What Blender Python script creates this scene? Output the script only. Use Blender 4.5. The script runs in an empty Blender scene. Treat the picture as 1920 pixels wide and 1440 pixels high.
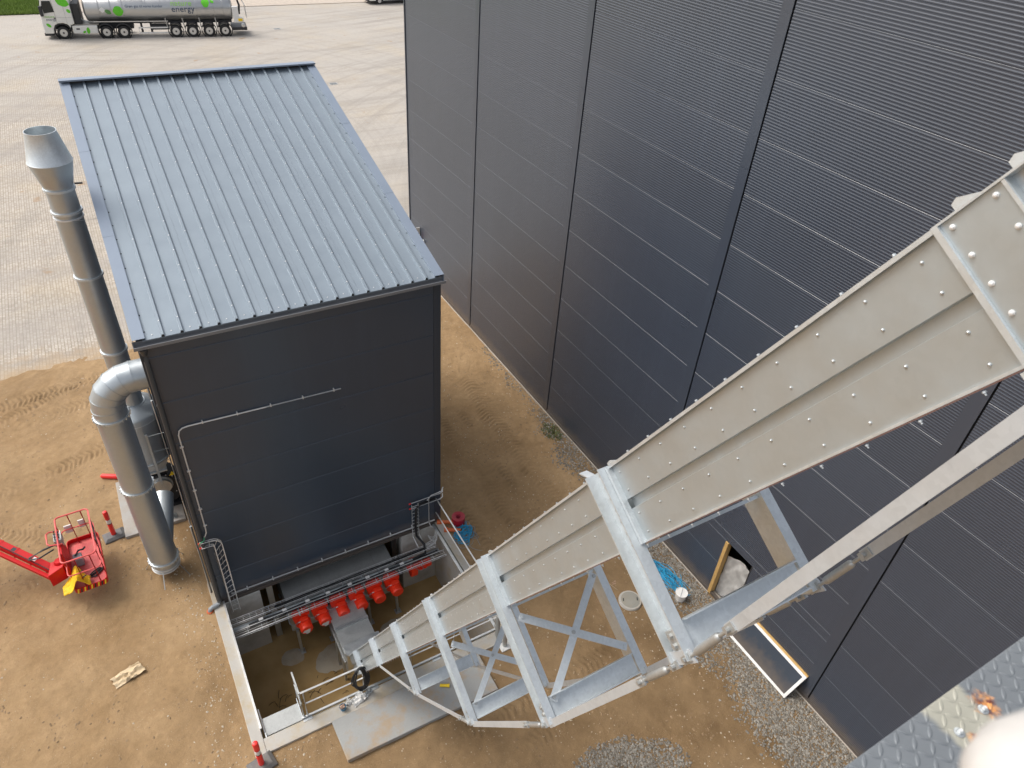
import bpy, bmesh, math, random
import numpy as np
from mathutils import Vector, Matrix
random.seed(7); RNG = np.random.default_rng(7)
V = Vector
S = bpy.context.scene
COL = S.collection

# ------------------------------------------------------------------ camera
def cam_rot(a, b, c):
    f = V((math.sin(a)*math.cos(b), math.cos(a)*math.cos(b), -math.sin(b)))
    r = V((math.cos(a), -math.sin(a), 0)); d = f.cross(r)
    r2 = r*math.cos(c) - d*math.sin(c); d2 = r*math.sin(c) + d*math.cos(c)
    return Matrix((r2, -d2, -f)).transposed()
CAMZ = 16.0
cd = bpy.data.cameras.new('camera'); cam = bpy.data.objects.new('camera', cd); COL.objects.link(cam)
cd.sensor_width = 36; cd.sensor_fit = 'HORIZONTAL'; cd.lens = 1338.2/1920*36
cd.clip_start = 0.02; cd.clip_end = 2000
cd.dof.use_dof = True; cd.dof.focus_distance = 15.0; cd.dof.aperture_fstop = 6.5
cam.matrix_world = Matrix.Translation((0, 0, CAMZ)) @ cam_rot(.565531, .657903, .079078).to_4x4()
S.camera = cam
# ------------------------------------------------------------------ sky and sun (bright overcast)
SUN_AZ, SUN_EL = math.radians(-48), math.radians(52)      # azimuth from +Y towards +X
w = bpy.data.worlds.new('World'); S.world = w; w.use_nodes = True
nt = w.node_tree; nt.nodes.clear()
out = nt.nodes.new('ShaderNodeOutputWorld'); bg = nt.nodes.new('ShaderNodeBackground')
sky = nt.nodes.new('ShaderNodeTexSky'); sky.sky_type = 'NISHITA'; sky.sun_disc = False
sky.sun_elevation = SUN_EL; sky.sun_rotation = SUN_AZ; sky.dust_density = 4.0; sky.air_density = 1.0; sky.ozone_density = 1.0
hs = nt.nodes.new('ShaderNodeHueSaturation'); hs.inputs['Saturation'].default_value = .36
nt.links.new(sky.outputs[0], hs.inputs['Color']); nt.links.new(hs.outputs[0], bg.inputs[0])
bg.inputs[1].default_value = 0.15; nt.links.new(bg.outputs[0], out.inputs[0])
sl = bpy.data.lights.new('sun', 'SUN'); sl.energy = 1.25; sl.angle = math.radians(30); sl.color = (1, .96, .9)
so = bpy.data.objects.new('sun', sl); COL.objects.link(so)
sd = V((math.sin(SUN_AZ)*math.cos(SUN_EL), math.cos(SUN_AZ)*math.cos(SUN_EL), math.sin(SUN_EL)))
so.rotation_euler = sd.to_track_quat('Z', 'Y').to_euler(); so.location = sd*60
S.view_settings.view_transform = 'Standard'; S.view_settings.look = 'None'
S.view_settings.exposure = 0.58; S.view_settings.gamma = 1.0
S.render.engine = 'CYCLES'; S.render.resolution_x = 1024; S.render.resolution_y = 768

# ------------------------------------------------------------------ helpers
OFF = {}
def tag(o, label=None, cat=None, group=None, kind=None):
    for k, v in (('label', label), ('category', cat), ('group', group), ('kind', kind)):
        if v: o[k] = v
    return o
def empty(name, loc=(0, 0, 0), label=None, cat=None, group=None, rz=0):
    o = bpy.data.objects.new(name, None); COL.objects.link(o); o.location = loc; o.empty_display_size = .2
    o.rotation_euler = (0, 0, rz); OFF[o] = V(loc); return tag(o, label, cat, group)
def local(o):            # geometry for this root is written in its own coordinates
    OFF[o] = V((0, 0, 0)); return o
def frame(d, up=(0, 0, 1)):
    d = V(d).normalized(); u = V(up)
    if abs(d.dot(u.normalized())) > .999: u = V((1, 0, 0))
    s = d.cross(u).normalized(); return s, s.cross(d).normalized(), d
class MB:
    def __init__(s): s.v = []; s.f = []
    def add(s, vs, fs):
        n = len(s.v); s.v += [tuple(p) for p in vs]; s.f += [tuple(i+n for i in f) for f in fs]; return s
    def quad(s, *p): return s.add(p, [tuple(range(len(p)))])
    def hexa(s, p):      # 8 points: bottom loop 0-3, top loop 4-7
        return s.add(p, [(3, 2, 1, 0), (4, 5, 6, 7), (0, 1, 5, 4), (1, 2, 6, 5), (2, 3, 7, 6), (3, 0, 4, 7)])
    def box(s, x0, x1, y0, y1, z0, z1):
        return s.hexa([(x0, y0, z0), (x1, y0, z0), (x1, y1, z0), (x0, y1, z0), (x0, y0, z1), (x1, y0, z1), (x1, y1, z1), (x0, y1, z1)])
    def obox(s, c, a, b, d, x, y, z):  # centre, three axes, half sizes
        c = V(c); a, b, d = V(a)*x, V(b)*y, V(d)*z
        return s.hexa([c-a-b-d, c+a-b-d, c+a+b-d, c-a+b-d, c-a-b+d, c+a-b+d, c+a+b+d, c-a+b+d])
    def beam(s, p, q, w_, h_, up=(0, 0, 1)):
        p, q = V(p), V(q); a, b, d = frame(q-p, up); return s.obox((p+q)/2, a, b, d, w_/2, h_/2, (q-p).length/2)
    def prism(s, poly, ext):   # 3d polygon extruded by a vector
        n = len(poly); e = V(ext); vs = [V(p) for p in poly]; vs += [p+e for p in vs]
        return s.add(vs, [tuple(range(n-1, -1, -1)), tuple(range(n, 2*n))] + [(i, (i+1) % n, (i+1) % n+n, i+n) for i in range(n)])
    def loft(s, rings, close=True, caps=True):
        n = len(rings[0]); vs = [p for r in rings for p in r]; fs = []
        for k in range(len(rings)-1):
            for i in range(n if close else n-1):
                j = (i+1) % n; fs.append((k*n+i, k*n+j, (k+1)*n+j, (k+1)*n+i))
        if caps and close: fs += [tuple(range(n-1, -1, -1)), tuple((len(rings)-1)*n+i for i in range(n))]
        return s.add(vs, fs)
    def lathe(s, p, d, prof, n=24, caps=True, up=(0, 0, 1)):   # prof: (radius, height)
        a, b, d = frame(d, up); p = V(p)
        return s.loft([[p + d*h + (a*math.cos(2*math.pi*i/n) + b*math.sin(2*math.pi*i/n))*r for i in range(n)] for r, h in prof], caps=caps)
    def cyl(s, p, q, r, n=12, r2=None):
        p, q = V(p), V(q); return s.lathe(p, q-p, [(r, 0), (r if r2 is None else r2, (q-p).length)], n)
    def tube(s, pts, r, n=8, closed=False):
        pts = [V(p) for p in pts]; m = len(pts); rings = []; a = None
        for i in range(m):
            if closed: t = (pts[(i+1) % m]-pts[i-1])
            else: t = pts[min(i+1, m-1)]-pts[max(i-1, 0)]
            t.normalize()
            if a is None: a, b, _ = frame(t)
            else:
                a = (a - t*a.dot(t)).normalized(); b = t.cross(a)
            rr = r[i] if isinstance(r, (list, tuple)) else r
            rings.append([pts[i] + (a*math.cos(2*math.pi*k/n)+b*math.sin(2*math.pi*k/n))*rr for k in range(n)])
        if closed: rings.append(rings[0])
        return s.loft(rings, caps=not closed)
    def ball(s, c, r, n=12, m=7, sc=(1, 1, 1)):
        c = V(c); rings = []
        for k in range(m+1):
            ph = math.pi*k/m; rr = max(math.sin(ph), .01)
            rings.append([c+V((math.cos(2*math.pi*i/n)*rr*sc[0], math.sin(2*math.pi*i/n)*rr*sc[1], -math.cos(ph)*sc[2]))*r for i in range(n)])
        return s.loft(rings)
    def mesh(s, name, mat, smooth=False, off=V((0, 0, 0))):
        me = bpy.data.meshes.new(name); me.from_pydata([(p[0]-off[0], p[1]-off[1], p[2]-off[2]) for p in s.v], [], s.f)
        bm = bmesh.new(); bm.from_mesh(me); bmesh.ops.recalc_face_normals(bm, faces=bm.faces); bm.to_mesh(me); bm.free()
        if mat: me.materials.append(mat)
        if smooth:
            me.polygons.foreach_set('use_smooth', [True]*len(me.polygons))
            try: me.set_sharp_from_angle(angle=math.radians(38))
            except Exception: pass
        return me
    def build(s, name, mat, parent=None, smooth=False, bevel=0, loc=None):
        off = OFF.get(parent, V((0, 0, 0)))
        if loc is not None: off = V(loc)
        o = bpy.data.objects.new(name, s.mesh(name, mat, smooth, off)); COL.objects.link(o)
        if parent: o.parent = parent; OFF[o] = OFF[parent]
        elif loc is not None: o.location = loc; OFF[o] = V(loc)
        if bevel:
            m = o.modifiers.new('bevel', 'BEVEL'); m.width = bevel; m.segments = 2; m.limit_method = 'ANGLE'
        return o
def inst(name, me, parent, loc=(0, 0, 0), rot=None):
    o = bpy.data.objects.new(name, me); COL.objects.link(o); o.parent = parent; o.location = loc
    if rot: o.rotation_euler = rot
    return o
def copy_tree(o, parent=None):
    c = o.copy(); COL.objects.link(c); c.parent = parent
    for ch in list(o.children): copy_tree(ch, c)
    return c
def np_mesh(name, verts, faces, mat, smooth=True):
    me = bpy.data.meshes.new(name); n = len(verts); m = len(faces); k = faces.shape[1]
    me.vertices.add(n); me.vertices.foreach_set('co', np.ascontiguousarray(verts, dtype=np.float32).ravel())
    me.loops.add(m*k); me.loops.foreach_set('vertex_index', np.ascontiguousarray(faces, dtype=np.int32).ravel())
    me.polygons.add(m); me.polygons.foreach_set('loop_start', np.arange(0, m*k, k, dtype=np.int32))
    me.update(calc_edges=True); me.validate()
    me.polygons.foreach_set('use_smooth', [smooth]*len(me.polygons))
    me.materials.append(mat); o = bpy.data.objects.new(name, me); COL.objects.link(o); return o
_tab = RNG.random((256, 256))
def vnoise(x, y, s=1.0, o=0):
    x = np.asarray(x)/s+o*17.3+500; y = np.asarray(y)/s+o*9.1+500
    xi = np.floor(x).astype(int); yi = np.floor(y).astype(int); fx = x-xi; fy = y-yi
    fx = fx*fx*(3-2*fx); fy = fy*fy*(3-2*fy); T = lambda i, j: _tab[i % 256, j % 256]
    return (T(xi, yi)*(1-fx)+T(xi+1, yi)*fx)*(1-fy)+(T(xi, yi+1)*(1-fx)+T(xi+1, yi+1)*fx)*fy
def fbm(x, y, s=1.0, o=0, n=4):
    r = 0; a = .5
    for k in range(n): r = r+a*(vnoise(x, y, s/2**k, o+k)-.5); a *= .55
    return r

# ------------------------------------------------------------------ materials
class NT:
    def __init__(s, name):
        s.m = bpy.data.materials.new(name); s.m.use_nodes = True; s.t = s.m.node_tree
        s.b = s.t.nodes['Principled BSDF']; s.geo = None
    def n(s, typ, **kw):
        x = s.t.nodes.new('ShaderNode'+typ)
        for k, v in kw.items():
            if k in x.inputs: x.inputs[k].default_value = v
            else: setattr(x, k, v)
        return x
    def l(s, a, b): s.t.links.new(a, b)
    def pos(s):
        if not s.geo: s.geo = s.n('NewGeometry')
        return s.geo.outputs['Position']
    def noise(s, scale, detail=4, vec=None, rough=.55):
        x = s.n('TexNoise'); x.inputs['Scale'].default_value = scale; x.inputs['Detail'].default_value = detail
        x.inputs['Roughness'].default_value = rough; s.l(vec or s.pos(), x.inputs['Vector']); return x.outputs['Fac']
    def ramp(s, fac, *stops):
        x = s.n('ValToRGB'); e = x.color_ramp.elements
        while len(e) < len(stops): e.new(.5)
        for i, (p, c) in enumerate(stops):
            e[i].position = p; e[i].color = (c, c, c, 1) if isinstance(c, (int, float)) else (*c, 1)
        s.l(fac, x.inputs[0]); return x.outputs[0]
    def mix(s, fac, a, b, mode='MIX'):
        x = s.n('Mix', data_type='RGBA', blend_type=mode)
        for sock, v in ((x.inputs[0], fac), (x.inputs[6], a), (x.inputs[7], b)):
            if hasattr(v, 'is_output'): s.l(v, sock)
            elif isinstance(v, (int, float)): sock.default_value = v if sock == x.inputs[0] else (v, v, v, 1)
            else: sock.default_value = (*v, 1)
        return x.outputs[2]
    def math(s, op, a, b=0.):
        x = s.n('Math', operation=op)
        for i, v in enumerate((a, b)):
            if hasattr(v, 'is_output'): s.l(v, x.inputs[i])
            else: x.inputs[i].default_value = v
        return x.outputs[0]
    def color(s, c):
        if hasattr(c, 'is_output'): s.l(c, s.b.inputs['Base Color'])
        else: s.b.inputs['Base Color'].default_value = (*c, 1)
    def bump(s, h, strength=.3, dist=.01):
        x = s.n('Bump'); x.inputs['Strength'].default_value = strength; x.inputs['Distance'].default_value = dist
        s.l(h, x.inputs['Height']); s.l(x.outputs[0], s.b.inputs['Normal'])
    def set(s, rough=None, metal=None, **kw):
        for k, v in (('Roughness', rough), ('Metallic', metal), *kw.items()):
            if v is None: continue
            if hasattr(v, 'is_output'): s.l(v, s.b.inputs[k])
            else: s.b.inputs[k].default_value = v
        return s.m
def sc(c, k): return tuple(x*k for x in c)
def pm(name, col, rough=.5, metal=0., var=.12, vs=3., bump=0., bs=40., fine=True, dirt=None, dirt_amt=.3, ds=1.5, spec=.5):
    t = NT(name); c = t.mix(t.ramp(t.noise(vs, 5), (.3, 0.), (.7, 1.)), sc(col, 1-var), sc(col, 1+var))
    if fine: c = t.mix(.5, c, t.mix(t.noise(vs*14, 3), sc(col, 1-var*.8), sc(col, 1+var*.8)))
    if dirt: c = t.mix(t.math('MULTIPLY', t.ramp(t.noise(ds, 6, rough=.65), (.48, 0.), (.72, 1.)), dirt_amt), c, dirt)
    t.color(c)
    if bump: t.bump(t.noise(bs, 4), bump, .01)
    r = t.ramp(t.noise(vs*2, 4), (.3, max(rough-.07, .03)), (.7, min(rough+.09, 1)))
    return t.set(r, metal, **{'Specular IOR Level': spec})
def mat_galv(name, col=(.56, .58, .58), rough=.38, metal=.85, streak=.16, spang=.12, stain=.3, bump=.03):
    t = NT(name); v = t.n('TexVoronoi'); v.inputs['Scale'].default_value = 38; t.l(t.pos(), v.inputs['Vector'])
    sp = t.ramp(v.outputs['Color'], (.1, sc(col, 1-spang)), (.9, sc(col, 1+spang)))
    c = t.mix(.55, sp, t.mix(t.noise(2.2, 6), sc(col, 1-streak), sc(col, 1+streak)))
    c = t.mix(t.math('MULTIPLY', t.ramp(t.noise(5, 7, rough=.7), (.55, 0.), (.75, 1.)), stain), c, sc(col, .68))
    t.color(c)
    if bump: t.bump(t.noise(9, 3), bump, .01)
    return t.set(t.ramp(t.noise(6, 5), (.3, rough-.08), (.7, rough+.12)), metal)
DARK = (.040, .046, .056)
def mat_clad(name, col, rough, spec=.6):
    t = NT(name); oi = t.n('ObjectInfo')
    c = t.mix(oi.outputs['Random'], sc(col, .94), sc(col, 1.06))
    c = t.mix(t.math('MULTIPLY', t.ramp(t.noise(.35, 3, rough=.5), (.4, 0.), (.75, 1.)), .15), c, sc(col, 1.3))
    mp = t.n('Mapping'); mp.inputs['Scale'].default_value = (2.5, 2.5, .12); t.l(t.pos(), mp.inputs[0])      # rain streaks
    c = t.mix(t.math('MULTIPLY', t.ramp(t.noise(1.6, 6, mp.outputs[0], .65), (.5, 0.), (.8, 1.)), .22), c, sc(col, 1.7))
    sz = t.n('SeparateXYZ'); t.l(t.pos(), sz.inputs[0]); sp = t.n('MapRange'); t.l(t.math('SUBTRACT', sz.outputs[2], t.math('MULTIPLY', t.noise(5, 5), .5)), sp.inputs[0])
    sp.inputs[1].default_value = .25; sp.inputs[2].default_value = -.1                                       # soil splashed at the foot
    c = t.mix(t.math('MULTIPLY', sp.outputs[0], .5), c, (.17, .125, .085))
    t.color(c); t.bump(t.noise(.45, 1), .025, .03)
    return t.set(t.ramp(t.noise(.25, 3), (.3, rough-.03), (.7, rough+.04)), 0., **{'Specular IOR Level': spec})
M_HALL = mat_clad('hall_cladding', (.037, .047, .067), .30, 1.)
M_FRONT = mat_clad('boiler_house_cladding', (.031, .048, .074), .30, .8)
M_TRIM = mat_clad('dark_trim', (.028, .038, .054), .36)
M_STRIP = mat_clad('cover_strip_paint', (.042, .052, .072), .30, 1.)
M_ROOF = pm('roof_paint', (.25, .295, .335), .38, .3, .05, 1.2, dirt=(.21, .25, .29), dirt_amt=.22, ds=2.2)
M_ROOFTRIM = pm('roof_flashing_paint', (.225, .27, .335), .40, .15, .05, 1.5)
M_GALV = mat_galv('galvanised_steel')
M_GALVD = mat_galv('dull_galvanised_steel', (.44, .45, .44), .42, .6)
M_FRAME = mat_galv('fresh_galvanised_frame', (.63, .67, .685), .42, .6, .10)
M_BAR = mat_galv('hot_dip_flat_bar', (.53, .555, .57), .5, .4, .2, .08, .5)
M_CASE = mat_galv('casing_sheet', (.46, .50, .512), .40, .64, .07, .035, 0., .012)
M_DUCT = mat_galv('duct_sheet', (.49, .525, .54), .39, .75, .05, .04, 0., .0)
M_ZINC = pm('bright_zinc', (.74, .74, .73), .35, .35, .06)
M_WHITE = pm('white_paint', (.74, .73, .70), .45, 0, .05, 2, dirt=(.45, .4, .33), dirt_amt=.25)
M_BLACK = pm('black_rubber', (.016, .016, .017), .6, 0, .2)
M_BLKM = pm('black_paint', (.02, .02, .022), .4, .0, .2)
M_RED = pm('red_motor_paint', (.92, .045, .012), .40, 0, .08, 6, dirt=(.6, .06, .03), dirt_amt=.3)
M_LIFT = pm('red_lift_paint', (.55, .004, .007), .42, 0, .10, 4, dirt=(.42, .05, .04), dirt_amt=.3, ds=5, spec=.3)
M_LIFTP = pm('faded_red_tube', (.70, .10, .09), .45, 0, .10, 4)
M_LIFTF = pm('red_floor_plate', (.62, .10, .095), .5, .1, .12, 6, dirt=(.5, .3, .22), dirt_amt=.35, ds=6)
M_YEL = pm('yellow_fabric', (.85, .50, .01), .7, 0, .12, 7, bump=.3, bs=20)
M_YTUBE = pm('yellow_plastic', (.85, .58, .02), .45, 0, .08)
M_ORANGE = pm('orange_pipe', (.55, .11, .025), .45, 0, .1, 5)
M_HOSE = pm('red_hose', (.38, .012, .03), .4, 0, .15, 20)
M_ROPE = pm('blue_rope', (.02, .30, .52), .6, 0, .3, 20)
M_MARK = pm('red_marker_plastic', (.80, .035, .03), .4, 0, .08)
M_BASE = pm('grey_rubber_base', (.13, .13, .13), .7, 0, .15, 8, dirt=(.3, .23, .16), dirt_amt=.5)
M_TIMBER = pm('timber', (.50, .31, .11), .65, 0, .18, 9)
M_CLOTH = pm('tan_sheet', (.62, .48, .30), .7, 0, .12, 6)
M_PIPEG = pm('grey_pvc', (.045, .048, .052), .45, 0, .1)
M_PVC = pm('light_grey_pvc', (.25, .27, .28), .45, 0, .1)
M_GREEN = pm('green_cable', (.03, .25, .12), .5)
M_ALU = pm('aluminium_tube', (.62, .62, .60), .35, .7, .08)
M_CREAM = pm('cream_leather', (.52, .495, .465), .6, 0, .06, 8, bump=.15, bs=60)
def mat_concrete(name, col, stain=(.30, .24, .16), amt=.35, ds=1.3, bs=30):
    t = NT(name); c = t.mix(t.noise(1.1, 8, rough=.65), sc(col, .78), sc(col, 1.16))
    c = t.mix(t.ramp(t.noise(26, 5, rough=.7), (.35, 0.), (.75, .5)), c, sc(col, .82))
    c = t.mix(t.math('MULTIPLY', t.ramp(t.noise(ds, 7, rough=.66), (.46, 0.), (.64, 1.)), amt), c, stain)
    t.color(c); t.bump(t.noise(bs, 6, rough=.7), .25, .01); return t.set(.82)
M_CONC = mat_concrete('concrete_wall', (.46, .435, .39), (.40, .31, .18), .6, 2.2)
M_CONCP = mat_concrete('smooth_pillar_concrete', (.48, .47, .44), (.27, .25, .21), .5, 2.0)
M_SLAB = mat_concrete('wet_slab_concrete', (.33, .33, .315), (.36, .24, .125), .85, 1.2)
M_PLINTH = mat_concrete('plinth_concrete', (.46, .41, .35))
def mat_dirt():
    t = NT('sandy_dirt'); a = t.n('VertexColor', layer_name='moist_groove_shade')
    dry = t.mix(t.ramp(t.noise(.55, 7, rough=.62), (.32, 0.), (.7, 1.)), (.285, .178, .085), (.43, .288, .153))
    wet_and_shade = t.mix(t.ramp(t.noise(.8, 7, rough=.62), (.32, 0.), (.7, 1.)), (.155, .096, .045), (.275, .182, .095))
    c = t.mix(a.outputs['Color'], dry, wet_and_shade)  # darker tone serves moist soil and the shade painted into tyre grooves
    c = t.mix(t.ramp(t.noise(7, 8, rough=.72), (.34, .0), (.72, .6)), c, t.mix(.5, c, (.12, .075, .038)))
    v = t.n('TexVoronoi'); v.inputs['Scale'].default_value = 24; t.l(t.pos(), v.inputs['Vector'])
    sp = t.math('MULTIPLY', t.ramp(v.outputs['Distance'], (.10, 1.), (.17, 0.)), t.ramp(t.noise(1.7, 4), (.45, 0.), (.65, .8)))
    c = t.mix(sp, c, (.5, .43, .33)); t.color(c)
    h = t.math('ADD', t.noise(12, 8, rough=.75), t.math('MULTIPLY', t.noise(55, 5, rough=.7), .45)); t.bump(h, .75, .03)
    return t.set(t.ramp(t.noise(1.2, 4), (.3, .8), (.7, .95)), 0., **{'Specular IOR Level': .25})
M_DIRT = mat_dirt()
def mat_stone(name, c1, c2, c3):
    t = NT(name); g = t.n('NewGeometry')
    c = t.ramp(g.outputs['Random Per Island'], (0., c1), (.5, c2), (1., c3))
    t.color(t.mix(t.noise(90, 3), c, sc(c2, .8))); return t.set(.75)
M_GRAVEL = mat_stone('mixed_gravel_stone', (.075, .066, .053), (.205, .182, .148), (.42, .39, .335))
M_PEB = mat_stone('pale_pebble', (.34, .25, .16), (.46, .38, .27), (.66, .60, .50))
def mat_paving():
    t = NT('block_paving'); sx = t.n('SeparateXYZ'); t.l(t.pos(), sx.inputs[0])
    cb = t.n('CombineXYZ'); t.l(sx.outputs[1], cb.inputs[0]); t.l(sx.outputs[0], cb.inputs[1])
    b = t.n('TexBrick'); b.offset = .5; t.l(cb.outputs[0], b.inputs['Vector'])
    for k, v in (('Scale', 1.), ('Mortar Size', .0065), ('Mortar Smooth', .25), ('Brick Width', .105), ('Row Height', .107), ('Bias', .0)): b.inputs[k].default_value = v
    b.inputs['Color1'].default_value = (.40, .345, .285, 1); b.inputs['Color2'].default_value = (.53, .475, .405, 1); b.inputs['Mortar'].default_value = (.17, .135, .095, 1)
    md = t.math('FRACT', t.math('MULTIPLY', sx.outputs[0], 1/.214)); ln = t.ramp(md, (.05, .55), (.11, 0.)); bc_ = t.mix(ln, b.outputs['Color'], (.20, .16, .11))
    # joints run along Y only in wide lanes; drive lanes swept grey by tyres
    lane = t.n('TexNoise'); mp = t.n('Mapping'); mp.inputs['Scale'].default_value = (.02, .16, 1); mp.inputs['Rotation'].default_value = (0, 0, .17)
    t.l(t.pos(), mp.inputs[0]); t.l(mp.outputs[0], lane.inputs['Vector']); lane.inputs['Scale'].default_value = 2.2; lane.inputs['Detail'].default_value = 7; lane.inputs['Roughness'].default_value = .62
    c = t.mix(t.ramp(lane.outputs['Fac'], (.42, 0.), (.62, .55)), bc_, (.33, .30, .27))
    fx = t.n('MapRange'); t.l(sx.outputs[0], fx.inputs[0]); fx.inputs[1].default_value = 1.; fx.inputs[2].default_value = 12.
    far = t.n('MapRange'); t.l(sx.outputs[1], far.inputs[0]); far.inputs[1].default_value = 52.; far.inputs[2].default_value = 70.
    grey = t.math('MAXIMUM', t.math('MULTIPLY', fx.outputs[0], .75), t.math('MULTIPLY', far.outputs[0], .8))
    c = t.mix(t.math('MULTIPLY', grey, t.ramp(t.noise(.35, 6), (.3, .5), (.65, 1.))), c, t.mix(t.noise(3, 5), (.37, .34, .305), (.47, .435, .39)))
    c = t.mix(t.math('MULTIPLY', t.ramp(t.noise(.22, 6, rough=.6), (.5, 0.), (.68, 1.)), .5), c, t.mix(.5, c, (.46, .36, .22)))
    c = t.mix(t.math('MULTIPLY', t.ramp(t.noise(.75, 6, rough=.6), (.655, 0.), (.70, 1.)), .7), c, (.34, .22, .12))
    lp = t.n('MapRange'); t.l(t.math('ADD', sx.outputs[1], t.math('MULTIPLY', t.noise(1.3, 6, rough=.65), 4.)), lp.inputs[0]); lp.inputs[1].default_value = 28.6; lp.inputs[2].default_value = 26.9
    c = t.mix(t.math('MULTIPLY', lp.outputs[0], .85), c, (.40, .28, .16))
    for ctr, sc_, amt in (((14., 118., 0), .9, .5), ((44., 22., 0), 1.1, .45), ((-6., 46., 0), 1.3, .28)):
        dv = t.n('VectorMath', operation='DISTANCE'); t.l(t.pos(), dv.inputs[0]); dv.inputs[1].default_value = ctr
        cbx = t.n('CombineXYZ'); t.l(dv.outputs['Value'], cbx.inputs[0]); t.l(t.math('MULTIPLY', sx.outputs[0], .05), cbx.inputs[1])
        mk = t.math('MULTIPLY', t.ramp(t.noise(sc_, 5, cbx.outputs[0], .65), (.50, 0.), (.62, 1.)), t.ramp(t.noise(.07, 4), (.36, .05), (.56, amt*.75)))
        c = t.mix(mk, c, (.235, .215, .19))
    t.color(c); t.bump(b.outputs['Fac'], -.4, .01); return t.set(.85, 0., **{'Specular IOR Level': .3})
M_PAVE = mat_paving()
M_GRASS = pm('grass_blades', (.19, .27, .05), .7, 0, .3, .8)
M_GRASSB = pm('grass_soil', (.15, .21, .045), .9, 0, .3, .6)
def mat_water():
    t = NT('muddy_water'); c = t.mix(t.ramp(t.noise(.9, 6), (.35, 0.), (.7, 1.)), (.30, .195, .08), (.45, .31, .145)); t.color(c)
    t.bump(t.noise(2.2, 2), .02, .02); return t.set(.12, 0., **{'Specular IOR Level': .3})
M_WATER = mat_water()
def mat_plate():
    t = NT('painted_checker_plate'); p = t.pos()
    col = t.mix(t.noise(9, 6), (.125, .138, .15), (.185, .20, .212))
    sx = t.n('SeparateXYZ'); t.l(p, sx.inputs[0])
    band = t.math('ABSOLUTE', t.math('SUBTRACT', t.math('ADD', sx.outputs[0], t.math('MULTIPLY', t.noise(14, 3), .035)), PBX))
    worn = t.ramp(band, (PBW, 1.), (PBW+.012, 0.))
    col = t.mix(worn, col, t.mix(t.noise(22, 6), (.27, .265, .22), (.40, .385, .32)))
    v = t.n('TexVoronoi'); v.inputs['Scale'].default_value = 1
    d = t.n('VectorMath', operation='DISTANCE'); t.l(p, d.inputs[0]); d.inputs[1].default_value = RUST
    rm = t.ramp(t.math('ADD', d.outputs['Value'], t.math('MULTIPLY', t.math('SUBTRACT', t.noise(48, 6, rough=.7), .5), .075)), (.012, 1.), (.034, 0.))
    col = t.mix(rm, col, t.mix(t.ramp(t.noise(75, 5), (.42, 0.), (.58, 1.)), (.62, .28, .09), (.13, .03, .02)))
    d2 = t.n('VectorMath', operation='DISTANCE'); t.l(p, d2.inputs[0]); d2.inputs[1].default_value = RUST2
    rm2 = t.ramp(t.math('ADD', d2.outputs['Value'], t.math('MULTIPLY', t.math('SUBTRACT', t.noise(48, 6, rough=.7), .5), .06)), (.004, 1.), (.018, 0.))
    col = t.mix(rm2, col, t.mix(t.ramp(t.noise(75, 5), (.42, 0.), (.6, 1.)), (.62, .30, .10), (.2, .05, .02)))
    t.color(col); t.bump(t.noise(60, 5), .15, .004); return t.set(t.ramp(t.noise(20, 4), (.3, .38), (.7, .55)), .1)
PBX, PBW = 1.327, .058; RUST = (1.385, .142, 14.55); RUST2 = (1.295, .104, 14.55)
M_PLATE = mat_plate()
def emis(name, col):  return pm(name, col, .4, 0, .03, 4)
# ================================================================== SETTING
PX0, PX1, PY0, PY1, PZ = -.12, 5.76, 8.74, 12.62, -2.28     # clear opening of the pit
TRK = []
for xc, hw, y0, y1, amp in ((9.62, .38, 9.5, 24, .03), (7.95, .26, 8.5, 20, .026), (8.75, .2, 10.5, 23, .014), (6.9, .22, 9, 17, .02)): TRK.append((0, xc, hw, y0, y1, amp))
for ang, off, hw, amp in ((.35, -19.8, .3, .03), (.55, -21.6, .28, .03), (1.2, -16.2, .3, .03), (.1, -24, .3, .03), (.2, -22.4, .3, .03), (.75, -14.2, .26, .022), (.8, -12.0, .26, .018), (-.5, -13.2, .26, .02), (.12, -6.0, .28, .02), (.25, -4.6, .26, .02)): TRK.append((1, ang, off, hw, amp))
def tracks(x, y):
    h = np.zeros_like(x); g = np.zeros_like(x)
    for T in TRK:
        if T[0] == 0:
            _, xc, hw, y0, y1, amp = T; d = np.abs(x-(xc+.15*np.sin(y*.35))); l_ = y
            m = np.clip((y-y0)/1.5, 0, 1)*np.clip((y1-y)/2, 0, 1)
        else:
            _, ang, off, hw, amp = T; s_ = x*math.sin(ang)-y*math.cos(ang)+.25*np.sin(x*.4+off); l_ = x*math.cos(ang)+y*math.sin(ang); d = np.abs(s_-off)
            m = ((x < -.9) & (y > 3)) if off < -10 else ((x > 1.5) & (y < 7.2) & (x < 9.4)); m = m*1.
        m = m*np.clip((hw*(.75+.5*vnoise(x, y, .5, 13))-d)/.12, 0, 1)*np.clip(.15+2.4*(vnoise(x, y, 1.4, 3)-.35), 0, 1)*np.clip(.2+1.6*vnoise(x, y, .22, 17), 0, 1)
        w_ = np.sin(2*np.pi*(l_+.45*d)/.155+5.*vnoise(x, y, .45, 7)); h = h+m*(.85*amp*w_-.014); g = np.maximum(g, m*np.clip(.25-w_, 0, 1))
    return h, g
def ground_h(x, y):
    x = np.asarray(x, float); y = np.asarray(y, float)
    h = .06*fbm(x, y, 2.6, 1)+.05*fbm(x, y, .7, 5)+.035*fbm(x, y, .2, 9, 2)+tracks(x, y)[0]
    e = y-(24.85+.9*fbm(x, y, 1.2, 21))                       # spills over the paving edge
    return h+.035-np.clip(e, 0, 10)*.12
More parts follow.
